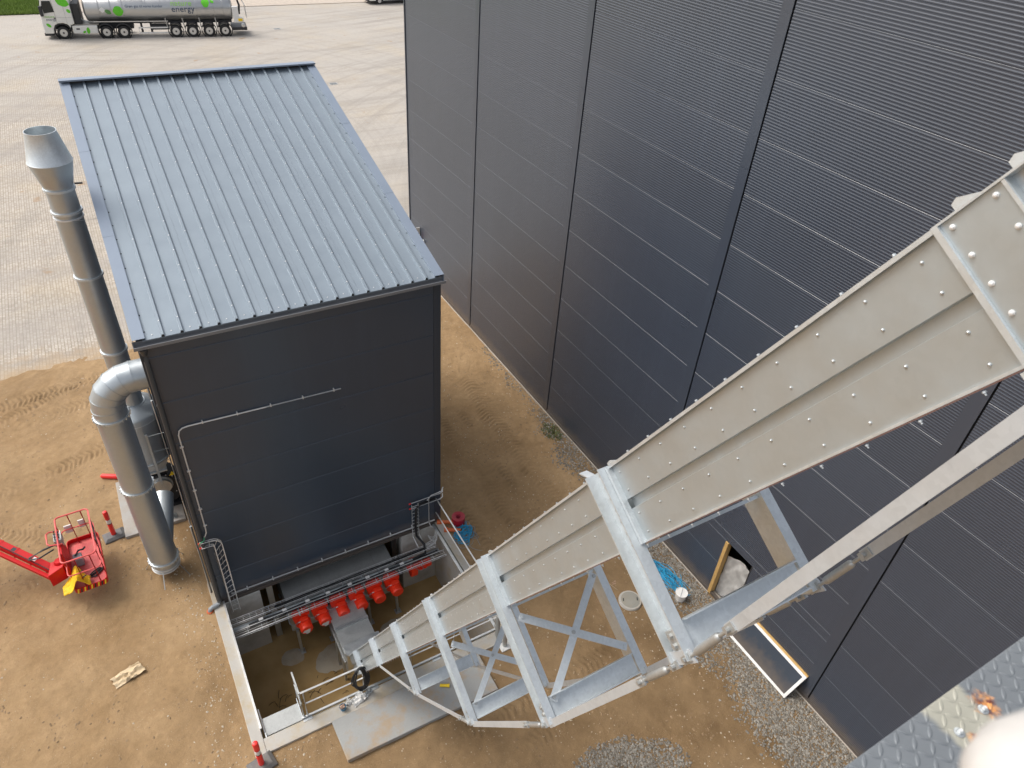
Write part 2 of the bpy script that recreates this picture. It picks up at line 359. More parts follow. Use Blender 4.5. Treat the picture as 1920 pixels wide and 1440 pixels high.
def strip_edge(y):  # left edge of the gravel strip along the hall
    return np.interp(y, [0, 2.2, 4.2, 5.7, 7, 9, 11, 12.5, 15.2, 17, 24], [9.7, 9.55, 9.75, 10.0, 10.15, 10.35, 10.55, 10.55, 10.75, 11.15, 11.3])
def make_ground():
    g = .04; xs = np.arange(-10, 11.5+1e-6, g); ys = np.arange(0, 27+1e-6, g)
    X, Y = np.meshgrid(xs, ys, indexing='ij'); Z = ground_h(X, Y)
    nx, ny = X.shape; idx = np.arange(nx*ny).reshape(nx, ny)
    q = np.stack([idx[:-1, :-1], idx[1:, :-1], idx[1:, 1:], idx[:-1, 1:]], -1)
    cx = X[:-1, :-1]+g/2; cy = Y[:-1, :-1]+g/2
    keep = ~((cx > -.24) & (cx < 5.84) & (cy > 8.6) & (cy < 21))
    verts = np.stack([X.ravel(), Y.ravel(), Z.ravel()], -1); faces = q[keep]
    # outer sheet to the horizon
    n = len(verts); B = 900; zo = -.12
    ring = np.array([(-B, -B), (B, -B), (B, B), (-B, B), (-10, 0), (11.5, 0), (11.5, 27), (-10, 27)], float)
    verts = np.vstack([verts, np.column_stack([ring, np.full(8, zo)])])
    of = np.array([(0, 1, 5, 4), (1, 2, 6, 5), (2, 3, 7, 6), (3, 0, 4, 7)])+n
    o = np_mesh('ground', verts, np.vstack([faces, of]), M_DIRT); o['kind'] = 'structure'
    a = o.data.color_attributes.new('moist_groove_shade', 'FLOAT_COLOR', 'POINT')
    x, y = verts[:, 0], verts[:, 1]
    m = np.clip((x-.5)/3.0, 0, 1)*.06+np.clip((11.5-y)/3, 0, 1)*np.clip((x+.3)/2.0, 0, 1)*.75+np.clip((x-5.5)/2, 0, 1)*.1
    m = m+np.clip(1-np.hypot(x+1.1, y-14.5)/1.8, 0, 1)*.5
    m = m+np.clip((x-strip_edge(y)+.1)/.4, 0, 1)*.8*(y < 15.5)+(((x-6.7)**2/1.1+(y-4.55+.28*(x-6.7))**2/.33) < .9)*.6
    m = np.clip(m+.9*fbm(x, y, 2.2, 31)+.9*fbm(x, y, .5, 33)*.6+.6*tracks(x, y)[1], 0, 1)  # last term paints groove shade of the tyre tracks into the soil colour
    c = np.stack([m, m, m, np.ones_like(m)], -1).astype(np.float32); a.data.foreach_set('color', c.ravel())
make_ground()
def sheet(name, pts, z, mat, kind='structure'):
    o = MB().quad(*[(x, y, z) for x, y in pts]).build(name, mat); o['kind'] = kind; return o
sheet('paved_yard', [(-60, 24.0), (120, 24.0), (120, 84.6), (-60, 84.0)], 0.0, M_PAVE)
sheet('grass_verge', [(-90, 84.05), (-.4, 84.05), (-.2, 150), (-90, 150)], .05, M_GRASSB)
sheet('gravel_yard', [(-.2, 84.3), (160, 84.9), (160, 200), (-.2, 200)], .02, pm('far_gravel', (.46, .39, .32), .9, 0, .25, 3., bump=.6, bs=6))
def stones(name, pts, smin, smax, mat, flat=.7, seed=1):
    r = np.random.default_rng(seed); n = len(pts)
    base = np.array([(1, 0, 0), (0, 1, 0), (-1, 0, 0), (0, -1, 0), (0, 0, 1), (0, 0, -1), (.62, .62, .45), (-.62, .62, .45), (-.62, -.62, .45), (.62, -.62, .45)])
    tri = np.array([(4, 6, 7), (4, 7, 8), (4, 8, 9), (4, 9, 6), (6, 0, 1), (6, 1, 7), (7, 1, 2), (7, 2, 8), (8, 2, 3), (8, 3, 9), (9, 3, 0), (9, 0, 6), (0, 5, 1), (1, 5, 2), (2, 5, 3), (3, 5, 0)])
    s = (r.random(n)**1.6*(smax-smin)+smin)[:, None, None]
    P = base[None]*(1+.28*(r.random((n, 10, 3))-.5))*s*np.stack([1+.5*r.random(n), .8+.3*r.random(n), flat*(.7+.5*r.random(n))], -1)[:, None, :]
    a = r.random(n)*6.28; ca, sa = np.cos(a)[:, None], np.sin(a)[:, None]
    til = (r.random(n)-.5)[:, None]*.9
    x = P[..., 0]*ca-P[..., 1]*sa; y = P[..., 0]*sa+P[..., 1]*ca; z = P[..., 2]+x*til
    vv = np.stack([x+pts[:, 0:1], y+pts[:, 1:2], z+pts[:, 2:3]], -1).reshape(-1, 3)
    ff = (tri[None]+(np.arange(n)*10)[:, None, None]).reshape(-1, 3)
    o = np_mesh(name, vv, ff, mat, False); o['kind'] = 'stuff'; return o
def scatter(n, x0, x1, y0, y1, test, seed, dz=0.):
    r = np.random.default_rng(seed); x = r.uniform(x0, x1, n); y = r.uniform(y0, y1, n); k = test(x, y, r.random(n)); x, y = x[k], y[k]
    return np.column_stack([x, y, ground_h(x, y)+dz])
M_WEED = pm('weed_leaf', (.13, .15, .05), .8, 0, .3, 5)
P1 = scatter(60000, 8.6, 11.33, .5, 20, lambda x, y, r: (r < np.clip((x-strip_edge(y)-.9*fbm(x, y, .7, 40)+.30)/.75, 0, 1)**1.5) & (r < np.where(y > 9.5, np.where(y > 15.5, .25, .45), 1)), 3, .004)
tag(stones('gravel_strip', P1, .012, .034, M_GRAVEL, seed=4), 'mixed grey gravel strip running along the foot of the dark hall', 'gravel')
P2 = scatter(9000, 5.6, 8.2, 3.2, 5.4, lambda x, y, r: (x-6.7)**2/1.1+(y-4.55+.28*(x-6.7))**2/.33 < .35+1.1*r+1.3*fbm(x, y, .5, 41), 5, .004)
tag(stones('gravel_patch', P2, .012, .032, M_GRAVEL, seed=6), 'small patch of grey gravel on brown soil away from the hall', 'gravel')
outside = lambda x, y: ~((x > -.45) & (x < 6.05) & (y > 8.3) & (y < 21.3))
P3 = scatter(15000, -8, 11, 1.5, 24, lambda x, y, r: outside(x, y) & ~((x > 1.2) & (x < 5) & (y > 7.2) & (y < 8.6)) & (r < np.clip(.25+.05*(x+2), .10, 1)*(vnoise(x, y, 1.3, 44) > .35)), 8, .0)
tag(stones('loose_pebbles', P3, .006, .021, M_PEB, seed=9), 'pale loose pebbles scattered over the brown soil', 'pebbles')
M_CLOD = mat_stone('dirt_clod', (.16, .10, .05), (.27, .175, .09), (.38, .26, .15))
P5 = scatter(30000, -8, 11, 1.5, 24.3, lambda x, y, r: outside(x, y) & ~((x > 1.2) & (x < 5) & (y > 7.2) & (y < 8.6)) & (r < np.clip(2.2*(vnoise(x, y, .9, 48)-.42), .04, 1)+.8*tracks(x, y)[1]), 18, -.004)
tag(stones('dirt_clods', P5, .010, .034, M_CLOD, .55, seed=19), 'small brown clods of dry soil lying over the site', 'soil')
P4 = scatter(2600, -2.2, 2.5, 6.8, 15.6, lambda x, y, r: outside(x, y) & ((np.abs(x+.7) < .45) | (np.abs(y-8.1) < .3)) & ~((x > 1.2) & (y < 8.7)) , 10, .0)
tag(stones('rubble_pebbles', P4, .007, .026, M_PEB, seed=11), 'sandy rubble stones along the outside of the pit kerb', 'pebbles')
def grass_blades():
    r = np.random.default_rng(2); n = 16000; x = r.uniform(-9, -.6, n); y = 84.1+r.random(n)**1.5*14; a = r.random(n)*6.28; h = .12+.2*r.random(n); wv = .05
    dx, dy = np.cos(a)*wv, np.sin(a)*wv; lx, ly = (r.random(n)-.5)*.15, (r.random(n)-.5)*.15
    vv = np.stack([np.column_stack([x-dx, y-dy, np.full(n, .05)]), np.column_stack([x+dx, y+dy, np.full(n, .05)]), np.column_stack([x+lx, y+ly, .05+h])], 1).reshape(-1, 3)
    o = np_mesh('grass', vv, np.arange(n*3).reshape(-1, 3), M_GRASS, False); tag(o, 'bright green grass verge beyond the paved yard', 'grass', kind='stuff')
grass_blades()
def weeds():
    r = np.random.default_rng(12); n = 420; a = r.random(n)*6.28; rr = r.random(n)**.6*.3
    x = 10.98+np.cos(a)*rr; y = 14.55+np.sin(a)*rr*1.6; h = .03+.06*r.random(n); b = r.random(n)*6.28
    dx, dy = np.cos(b)*.016, np.sin(b)*.016; z = ground_h(x, y)
    vv = np.stack([np.column_stack([x-dx, y-dy, z]), np.column_stack([x+dx, y+dy, z]), np.column_stack([x+dy*3, y-dx*3, z+h])], 1).reshape(-1, 3)
    tag(np_mesh('weeds', vv, np.arange(n*3).reshape(-1, 3), M_WEED, False), 'small green weeds in the gravel at the foot of the hall', 'weeds', kind='stuff')
weeds()
# ------------------------------------------------------------------ pit
pit = empty('pit_wall', (2.8, 10.6, PZ), 'grey concrete walls round the sunken pit with muddy water', 'retaining wall')
MB().box(-.36, PX0, 8.40, 13.4, -2.6, .10).build('kerb_wall', M_CONC, pit, bevel=.012)
MB().box(PX0, PX1, 8.40, PY0, -2.6, .09).build('kerb_wall', M_CONC, pit, bevel=.012)
MB().box(PX1, 5.95, 8.40, 13.4, -2.6, .10).build('kerb_wall', M_CONC, pit, bevel=.012)
MB().box(-.10, .78, 12.60, 13.1, -2.6, .05).build('pillar', M_CONCP, pit, bevel=.01)
MB().box(4.72, PX1-.005, 12.62, 13.1, -2.6, .05).build('pillar', M_CONCP, pit, bevel=.01)
MB().box(PX0+.003, PX1-.003, 15.0, 15.2, -2.6, .05).build('rear_wall', M_CONCP, pit)
MB().box(-.13, PX0, 13.4, 15.1, -2.6, .05).build('side_wall', M_CONCP, pit); MB().box(PX1, 5.8, 13.4, 15.1, -2.6, .05).build('side_wall', M_CONCP, pit)
def pit_floor():
    g = .05; xs = np.arange(PX0, PX1+.01, g); ys = np.arange(PY0, 15.05, g); X, Y = np.meshgrid(xs, ys, indexing='ij')
    Z = PZ-.03+.05*fbm(X, Y, .9, 50)
    for cx, cy, a, b in ((2.15, 11.35, .62, .5), (4.05, 11.55, .55, .32), (1.15, 11.9, .35, .3)):
        d = 1-((X-cx)**2/a**2+(Y-cy)**2/b**2)+.9*fbm(X, Y, .45, 51); Z = Z+.05*np.clip(d, 0, .9)
    Z = Z - .02*np.clip((PY0+1.4-Y), 0, 1.4)
    n, m = X.shape; i = np.arange(n*m).reshape(n, m); q = np.stack([i[:-1, :-1], i[1:, :-1], i[1:, 1:], i[:-1, 1:]], -1).reshape(-1, 4)
    o = np_mesh('pit_floor', np.stack([X.ravel(), Y.ravel(), Z.ravel()], -1), q, mat_concrete('pit_floor_concrete', (.40, .35, .27), (.3, .22, .13), .5)); o['kind'] = 'structure'
pit_floor()
sheet('pit_water', [(PX0, PY0), (PX1, PY0), (PX1, 15.0), (PX0, 15.0)], PZ-.012, M_WATER)
r = random.Random(5); mb = MB()
for k in range(46):
    x, y, a = r.uniform(.1, 2.2), r.uniform(9.0, 11), r.uniform(0, 6.28); L = r.uniform(.06, .28)
    mb.tube([(x, y, PZ-.008), (x+math.cos(a)*L*.5, y+math.sin(a)*L*.5+.02, PZ-.002), (x+math.cos(a)*L, y+math.sin(a)*L, PZ-.008)], .006, 4)
tag(mb.build('floating_twigs', pm('wet_twig', (.03, .022, .012), .6)), 'dark straw and twigs floating on the muddy pit water', 'debris', kind='stuff')
# slab in front of the pit
sb = MB(); sb.hexa([(1.33, 7.42, -.12), (4.95, 7.34, -.12), (4.95, 8.40, -.12), (1.30, 8.40, -.12), (1.33, 7.42, .15), (4.95, 7.34, .15), (4.95, 8.396, .15), (1.30, 8.396, .15)])
tag(sb.build('concrete_slab', M_SLAB, None, bevel=.015, loc=(3.1, 7.9, 0)), 'flat grey concrete slab in front of the pit with sandy stains', 'slab')
# ================================================================== INDUSTRIAL HALL
HX, HZ = 11.37, 17.4
hall = empty('industrial_hall', (HX+10, 8, 0), 'tall dark grey hall clad in ribbed horizontal metal panels', 'building')
BAYS = [27.33, 21.42, 15.52, 9.65, 3.72, -2.2, -8.1]
PH = 1.146; Z0 = 1.243
def ribbed(L, h, n=20):     # panel: local y 0..-L (towards camera), z 0..h, face at x=0
    m = MB(); p = [(0, .002)]; pitch = (h-.024)/n
    for i in range(n):
        z = .008+i*pitch; p += [(-.0015, z+pitch*.08), (-.0038, z+pitch*.20), (-.0038, z+pitch*.46), (-.0015, z+pitch*.58), (0, z+pitch*.70), (0, z+pitch*.96)]
    p += [(-.0012, h-.0055), (.003, h-.001), (.03, h-.001), (.03, .002)]
    return m.prism([(x, 0, z) for x, z in p], (0, -L, 0))
DOOR = (6.27, 7.2, 2.13)
pmesh = {}
def panel(y1, y0, z, h, n=20):
    key = (round(y1-y0, 3), round(h, 3), n)
    if key not in pmesh: pmesh[key] = ribbed(y1-y0, h, n).mesh('wall_panel', M_HALL)
    return inst('wall_panel', pmesh[key], hall, V((HX, y1, z))-OFF[hall])
for b in range(6):
    y1, y0 = BAYS[b]-.03, BAYS[b+1]+.02
    if b == 3:     # door opening in this bay
        for z, h, nn in ((.16, Z0-.16, 18), (Z0, DOOR[2]-Z0, 15)):
            panel(y1, DOOR[1], z, h, nn); panel(DOOR[0], y0, z, h, nn)
        panel(y1, y0, DOOR[2], Z0+PH-DOOR[2], 5)
    else:
        panel(y1, y0, .16, Z0-.16, 18); panel(y1, y0, Z0, PH)
    for k in range(1, 14): panel(y1, y0, Z0+k*PH, PH)
for b in range(1, 7): # cover strips, a hair proud, in lengths
    for z0, z1 in ((.16, 5.2), (5.205, 10.9), (10.905, HZ)):
        MB().box(HX-.022, HX-.001, BAYS[b]+.0, BAYS[b]+.25, z0, z1).build('cover_strip', M_STRIP, hall)
MB().box(HX-.03, HX+.03, 27.33, 27.40, .1, HZ).build('corner_trim', M_STRIP, hall, bevel=.006)
MB().box(HX-.02, HX+.05, -8, 27.40, .07, .155).build('base_flashing', M_TRIM, hall)
MB().box(HX-.045, HX+.3, -8, DOOR[0], -.2, .065).build('plinth', M_PLINTH, hall); MB().box(HX-.045, HX+.3, DOOR[1], 27.42, -.2, .065).build('plinth', M_PLINTH, hall)
back = MB().box(HX+.035, HX+.25, DOOR[1], 27.36, 0, HZ).box(HX+.035, HX+.25, -8, DOOR[0], 0, HZ).box(HX+.035, HX+.25, DOOR[0], DOOR[1], DOOR[2], HZ)
back.build('wall_core', pm('wall_core_dark', (.012, .013, .015), .8), hall)
MB().box(HX+.25, HX+30, 27.1, 27.36, 0, HZ).box(HX+.25, HX+30, -8, -7.8, 0, HZ).box(HX+29.8, HX+30, -7.8, 27.1, 0, HZ).build('end_wall', M_HALL, hall)
MB().box(HX-.05, HX+30.1, -8.1, 27.45, HZ, HZ+.25).build('roof', M_TRIM, hall)
MB().box(HX+.05, HX+2.5, DOOR[0]-1.5, DOOR[1]+1.5, -.05, .02).build('floor_slab', M_CONC, hall)
df = empty('door_frame', (HX, 6.7, .06), 'raw timber lining round the open doorway cut in the dark hall wall', 'door frame')
MB().box(HX-.03, HX+.14, DOOR[1]-.10, DOOR[1]-.003, .07, DOOR[2]-.01).build('jamb', M_TIMBER, df, bevel=.004)
MB().box(HX+.02, HX+.14, DOOR[0]+.003, DOOR[0]+.05, .07, DOOR[2]-.01).build('jamb', M_BLKM, df, bevel=.004)
MB().box(HX+.0, HX+.14, DOOR[0]+.09, DOOR[1]-.10, .066, .10).build('sill', M_PLINTH, df)
# rumpled sheet hanging in the doorway
n, m_ = 26, 26; pts = []; 
for i in range(n):
    for j in range(m_):
        y = 6.39+.70*i/(n-1); z = .12+1.55*j/(m_-1); pts.append((HX+.16+.10*float(fbm(y*2.1+z, z*1.3, .45, 60)), y, z+.12*math.sin(5*y)))
mb = MB().add(pts, [(i*m_+j, (i+1)*m_+j, (i+1)*m_+j+1, i*m_+j+1) for i in range(n-1) for j in range(m_-1)])
tag(mb.build('plastic_sheet', pm('grey_membrane', (.42, .41, .39), .45, 0, .35, 4), None, True, loc=(HX+.16, 6.75, .12)), 'creased grey membrane sheet hanging inside the open doorway', 'sheet')
# cut-out panel leaning on the wall
lp = empty('cut_out_panel', (11.0, 5.0, 0), 'dark cut-out wall panel with white edging leaning on the hall', 'panel')
A, B_ = V((10.95, 6.0, .05)), V((HX-.045, 5.93, .76)); dY = V((0, -2.0, 0)); up = (B_-A); nrm = V((-up.z, 0, up.x)).normalized()
def pl(u, v, t): return A+dY*u+up*v+nrm*t
def pslab(u0, u1, v0, v1, t0, t1): return MB().hexa([pl(u0, v0, t0), pl(u1, v0, t0), pl(u1, v1, t0), pl(u0, v1, t0), pl(u0, v0, t1), pl(u1, v0, t1), pl(u1, v1, t1), pl(u0, v1, t1)])
pslab(.035, .965, .085, .915, .0, .034).build('panel_face', M_TRIM, lp)
for a in ((0, 1, 0, .085), (0, 1, .915, 1.0), (0, .035, .085, .915), (.965, 1, .085, .915)): pslab(*a, -.01, .045).build('edging', M_WHITE, lp, bevel=.003)
pslab(.0, 1., 1.002, 1.06, -.05, .02).build('batten', M_TIMBER, lp, bevel=.003)
# wall sign
sg = empty('wall_sign', (HX-.03, 26.6, 1.5), 'small white and red notice plate projecting from the far end of the hall wall', 'sign')
MB().box(HX-.22, HX-.005, 26.3, 26.33, 1.55, 2.25).build('plate', M_WHITE, sg, bevel=.004); MB().box(HX-.20, HX-.10, 26.288, 26.298, 1.72, 2.0).build('print', M_MARK, sg)
wl = empty('wall_lamp', (HX-.1, 25.9, 1.8), 'small round white lamp on the hall wall below the notice plate', 'lamp')
MB().lathe((HX-.003, 25.85, 1.8), (-1, 0, 0), [(.05, 0), (.09, .04), (.09, .10), (.06, .16), (.01, .17)], 16).build('globe', M_WHITE, wl, True)
# ================================================================== BOILER HOUSE
BX0, BX1, BY0, BY1 = -.25, 5.95, 12.68, 21.0
bh = empty('boiler_house', (2.85, 16.8, 0), 'dark clad boiler house with pale blue-grey ribbed sloping roof', 'building')
RS = .27
def rz(y): return 8.15+(y-12.6)*RS
jz = [.12, 1.075, 2.185, 3.30, 4.40, 5.50, 6.60, 7.70]
for i in range(8):
    z0, z1 = jz[i]+.003, (jz[i+1]-.003 if i < 7 else 8.09)
    m = MB(); h = z1-z0
    m.prism([(.0, 0, .0), (0, .006, .0), (0, .006-.006, .006), (0, 0, h-.014), (0, .010, h), (0, .05, h), (0, .05, 0)], (BX1-BX0-.30, 0, 0))
    o = bpy.data.objects.new('wall_panel', m.mesh('wall_panel', M_FRONT)); COL.objects.link(o); o.parent = bh; o.location = V((BX0+.12, BY0, z0))-OFF[bh]
MB().box(BX0, BX0+.115, BY0-.012, BY0+.05, .12, 8.09).build('corner_trim', M_TRIM, bh, bevel=.006)
MB().box(BX1-.175, BX1+.01, BY0-.012, BY0+.05, .12, 8.09).build('corner_trim', M_TRIM, bh, bevel=.006)
MB().box(BX0, BX1, BY0-.03, BY0+.06, .06, .125).box(BX0, BX1, BY0-.055, BY0+.02, .045, .065).build('base_flashing', M_TRIM, bh)
def side(x0, x1): return MB().prism([(x0, BY0+.052, .06), (x0, BY1, .06), (x0, BY1, rz(BY1)-.08), (x0, BY0+.052, rz(BY0)-.08)], (x1-x0, 0, 0))
side(BX0+.01, BX0+.12).build('side_wall', M_FRONT, bh); side(BX1-.12, BX1-.005).build('side_wall', M_FRONT, bh)
MB().box(BX0+.12, BX1-.12, BY1-.12, BY1, .0, rz(BY1)-.08).build('rear_wall', M_FRONT, bh)
MB().box(BX0+.12, BX1-.12, BY0+.06, BY1-.12, -.05, .04).build('floor_slab', M_CONCP, bh)
# roof sheets: 17 ribs in six sheets, pans between, ribs trapezoidal
ry0, ry1 = 12.60, 21.12; RL = ry1-ry0
NR = 17; xr0, xr1 = -.02, 5.80; pit_ = (xr1-xr0)/(NR+.4)
ribs = [xr0+pit_*(.75+i) for i in range(NR)]
def sheet_prof(xa, xb, rr):
    p = [(xa, 0)]
    for x in rr: p += [(x-.030, 0), (x-.022, .052), (x+.020, .052), (x+.026, 0), (x+.032, -.011), (x+.048, -.011), (x+.050, 0)]
    return p+[(xb, 0), (xb, -.022)] + [(xa, -.022)]
edges = [-.13]+[(ribs[3*k-1]+ribs[3*k])/2 for k in range(1, 6)]+[5.82]
screw = MB().lathe((0, 0, 0), (0, 0, 1), [(.011, 0), (.011, .004), (.006, .005), (.006, .010)], 6).mesh('screw', M_ZINC)
for k in range(6):
    rr = ribs[3*k:3*k+3] if k < 5 else ribs[15:]
    p = sheet_prof(edges[k]+.001, edges[k+1]-.001, rr)
    sh = MB().prism([(x, ry0, 8.15+z) for x, z in p], (0, RL, RL*RS)).build('roof_sheet', M_ROOF, bh)
    sm = MB()
    for i, x in enumerate(rr):
        step = .45 if (3*k+i) % 3 == 2 else 1.15
        y = ry0+.35
        while y < ry1-.2:
            sm.lathe((x+.005, y, rz(y)+.051), (0, -RS, 1), [(.013, 0), (.013, .005), (.007, .006), (.007, .011)], 6); y += step
        for dx in (-.17,): sm.lathe((x+dx, ry0+.10, rz(ry0+.10)), (0, -RS, 1), [(.013, 0), (.013, .005), (.007, .006), (.007, .011)], 6)
        ng = MB().prism([(x-.034, ry0-.004, 8.15), (x+.034, ry0-.004, 8.15), (x+.018, ry0-.004, 8.188), (x-.018, ry0-.004, 8.188)], (0, -.003, 0)); ng.build('foam_filler', M_BLACK, sh)
    sm.build('screws', M_ZINC, sh)['kind'] = 'stuff'
# verge flashings in three lengths each side, ridge flashing at the back
for s_, xa, xb in ((-1, BX0-.045, -.075), (1, 5.775, BX1+.045)):
    for q in range(3):
        ya, yb = ry0-.01+q*RL/3, ry0-.01+(q+1)*RL/3+.02; dz = .052+.003*q
        m = MB(); xo = xa if s_ < 0 else xb; xi = xb if s_ < 0 else xa
        for X0_, X1_, za, zb in ((min(xo, xi), max(xo, xi), dz, dz+.004), ((xo if s_ < 0 else xo-.006), (xo+.006 if s_ < 0 else xo), dz-.2, dz), ((xi-.004 if s_ < 0 else xi), (xi if s_ < 0 else xi+.004), .002, dz)):
            m.hexa([(X0_, ya, rz(ya)+za), (X1_, ya, rz(ya)+za), (X1_, yb, rz(yb)+za), (X0_, yb, rz(yb)+za), (X0_, ya, rz(ya)+zb), (X1_, ya, rz(ya)+zb), (X1_, yb, rz(yb)+zb), (X0_, yb, rz(yb)+zb)])
        m.build('verge_flashing', M_ROOFTRIM, bh)
    sm = MB()
    for q in range(20):
        y = ry0+.2+q*.43; sm.lathe(((xb+.02) if s_ < 0 else (xa-.02), y, rz(y)), (0, -RS, 1), [(.014, 0), (.014, .006), (.007, .007), (.007, .012)], 6)
    sm.build('flashing_screws', M_BLKM, bh)['kind'] = 'stuff'
m = MB(); ya, yb = ry1-.16, ry1+.06
m.box(BX0-.05, BX1+.05, ya, yb, rz(ry1)+.10, rz(ry1)+.106).box(BX0-.05, BX1+.05, yb-.006, yb, rz(ry1)-.2, rz(ry1)+.1).box(BX0-.05, BX1+.05, ya, ya+.005, rz(ry1)+.07, rz(ry1)+.10)
m.build('ridge_flashing', M_ROOFTRIM, bh)
MB().box(-.07, 5.77, ry1-.02, ry1+.0, rz(ry1)-.02, rz(ry1)+.1).build('ridge_closure', M_BLKM, bh)
# gutter and downpipe
gp = [(12.655, 8.125), (12.655, 8.03), (12.63, 8.005), (12.55, 8.005), (12.515, 8.03), (12.51, 8.085), (12.495, 8.085), (12.495, 8.02), (12.54, 7.99), (12.64, 7.99), (12.668, 8.02), (12.668, 8.125)]
MB().prism([(BX0-.06, y, z) for y, z in gp], (BX1-BX0+.12, 0, 0)).build('gutter', pm('gutter_grey', (.20, .205, .215), .4, .1), bh)
dp = MB().lathe((-.16, 12.585, 8.0), (0, 0, -1), [(.10, 0), (.055, .12), (.048, .15)], 14).tube([(-.16, 12.585, 7.9), (-.16, 12.60, 7.7), (-.17, 12.61, 4), (-.18, 12.61, .35), (-.2, 12.60, .22)], .05, 12)
dpo = dp.build('downpipe', M_PIPEG, bh, True)
m = MB()
for z in (6.6, 4.6, 2.6, 1.0): m.lathe((-.17, 12.61, z), (0, 0, 1), [(.057, 0), (.057, .05)], 12)
m.build('pipe_clip', M_PIPEG, dpo, True)
MB().tube([(-.19, 12.605, .26), (-.21, 12.60, .18), (-.27, 12.58, .15), (-.38, 12.56, .15), (-.44, 12.55, .12), (-.46, 12.55, .05)], .055, 12).build('outlet_bend', M_PVC, dpo, True)
MB().lathe((-.46, 12.55, -.08), (0, 0, 1), [(.075, 0), (.075, .1), (.083, .1), (.083, .145), (.06, .145)], 14).build('orange_socket', M_ORANGE, dpo, True)
# narrow side conduits along the left wall, seen past the corner
MB().tube([(-.30, 13.4, 6.2), (-.31, 13.4, 3.0), (-.31, 13.3, .2)], .02, 8).tube([(-.31, 13.0, 2.7), (-.31, 12.9, .3)], .03, 8).build('side_conduit', M_GALV, bh, True)
# ------------------------------------------------------------------ conduit on the front
fy = BY0-.035
cpath = [(3.46, fy, 5.80), (1.8, fy, 5.85), (.22, fy, 5.90), (.10, fy, 5.885), (.03, fy, 5.83), (.0, fy, 5.72), (-.01, fy, 4.2), (-.02, fy, 2.85), (-.03, fy-.01, 2.72), (-.08, fy-.02, 2.62), (-.15, fy-.02, 2.56)]
cn = empty('front_conduit', (0, fy, 2.5), 'thin silver conduit bent across the dark front wall of the boiler house', 'conduit')
MB().tube(cpath, .016, 8).build('tube', M_ZINC, cn, True)
for p in ((3.3, 5.803), (2.6, 5.825), (1.9, 5.848), (1.2, 5.87), (.5, 5.89)): MB().box(p[0]-.012, p[0]+.012, fy-.02, BY0+.004, p[1]-.02, p[1]+.045).build('clip', M_ZINC, cn)
for z in (5.4, 4.7, 4.1, 3.5, 2.95): MB().box(-.045, .03, fy-.02, BY0-.012, z-.012, z+.012).build('clip', M_ZINC, cn)
bc = empty('base_conduit', (3, 12.6, .25), 'straight silver conduit along the bottom edge of the boiler house front', 'conduit')
MB().tube([(.12, BY0-.05, .30), (5.2, BY0-.05, .25), (5.75, BY0-.05, .245)], .022, 8).build('tube', M_ZINC, bc, True)
for k in range(8): MB().box(.5+.65*k, .53+.65*k, BY0-.075, BY0+.002, .255, .33).build('clip', M_ZINC, bc)
# ------------------------------------------------------------------ cable trays
def ladder(mb, path, wdir, width, r=.006, step=.12, side_h=.05, hdir=(0, 0, 1), n=3):
    path = [V(p) for p in path]; wd = V(wdir).normalized(); hd = V(hdir).normalized()
    for s_ in (-1, 1):
        for h in (0, side_h): mb.tube([p+wd*s_*width/2+hd*h for p in path], r if h == 0 else r*1.4, 6)
    for k in range(1, n): mb.tube([p+wd*(k/n-.5)*width for p in path], r*.8, 5)
    L = 0; nxt = 0
    for a, b in zip(path, path[1:]):
        d = (b-a).length
        while nxt <= L+d:
            p = a+(b-a)*((nxt-L)/d); q = [p-wd*width/2+hd*side_h, p-wd*width/2, p+wd*width/2, p+wd*width/2+hd*side_h]; mb.tube(q, r, 5); nxt += step
        L += d
tl = empty('riser_cable_tray', (.1, 12.5, 0), 'wire basket cable tray curving down the front wall at the left corner', 'cable tray')
mb = MB(); yy = BY0-.10
arc = [(-.22, yy, 2.44), (.0, yy, 2.43)]+[(.0+.2*math.sin(a), yy, 2.23+.2*math.cos(a)) for a in (.4, .8, 1.2, 1.57)]+[(.2, yy, 1.6), (.19, yy, .6), (.18, yy, -.25)]
W = .17
for i, s_ in enumerate((-1, 1)):
    p2 = [(-.22, yy, 2.44+s_*W/2), (.0, yy, 2.43+s_*W/2)]+[(.0+(.14+s_*W/2)*math.sin(a), yy, 2.29+(.14+s_*W/2)*math.cos(a)) for a in (.4, .8, 1.2, 1.57)]+[(.14+s_*W/2, yy, 1.2), (.13+s_*W/2, yy, -.28)]
    mb.tube(p2, .010, 7).tube([(a, b-.055, c) for a, b, c in p2], .013, 7)
    if i == 0: lo = p2
    else: hi = p2
def along(path, t):
    path = [V(p) for p in path]; ls = [(b-a).length for a, b in zip(path, path[1:])]; d = t*sum(ls)
    for a, b, l in zip(path, path[1:], ls):
        if d <= l: return a+(b-a)*(d/l)
        d -= l
    return path[-1]
for k in range(17):
    a, b = along(lo, k/16), along(hi, k/16); f_ = V((0, -.055, 0)); mb.tube([a+f_, a, b, b+f_], .007, 5)
mb.tube([(.14, yy, 2.2), (.14, yy, -.28)], .006, 5)
mb.build('basket', M_ZINC, tl, True)
for z in (2.36, 2.52): MB().lathe((-.22, yy-.03, z), (-1, 0, 0), [(.018, 0), (.018, .05)], 8).build('red_end_cap', M_MARK, tl)
MB().tube([(.02, yy-.02, 2.05), (.03, yy-.02, .3), (.0, yy-.06, -.3)], .012, 6).build('pipe', M_GALV, tl, True)
MB().tube([(-.10, yy-.01, 2.66), (-.12, yy-.05, 2.60), (-.19, yy-.07, 2.58), (-.26, yy-.03, 2.5)], .012, 6).build('green_wire', M_GREEN, tl, True)
th = empty('long_cable_tray', (2.8, 12.0, -.3), 'long double wire cable tray spanning the pit above the red motors', 'cable tray')
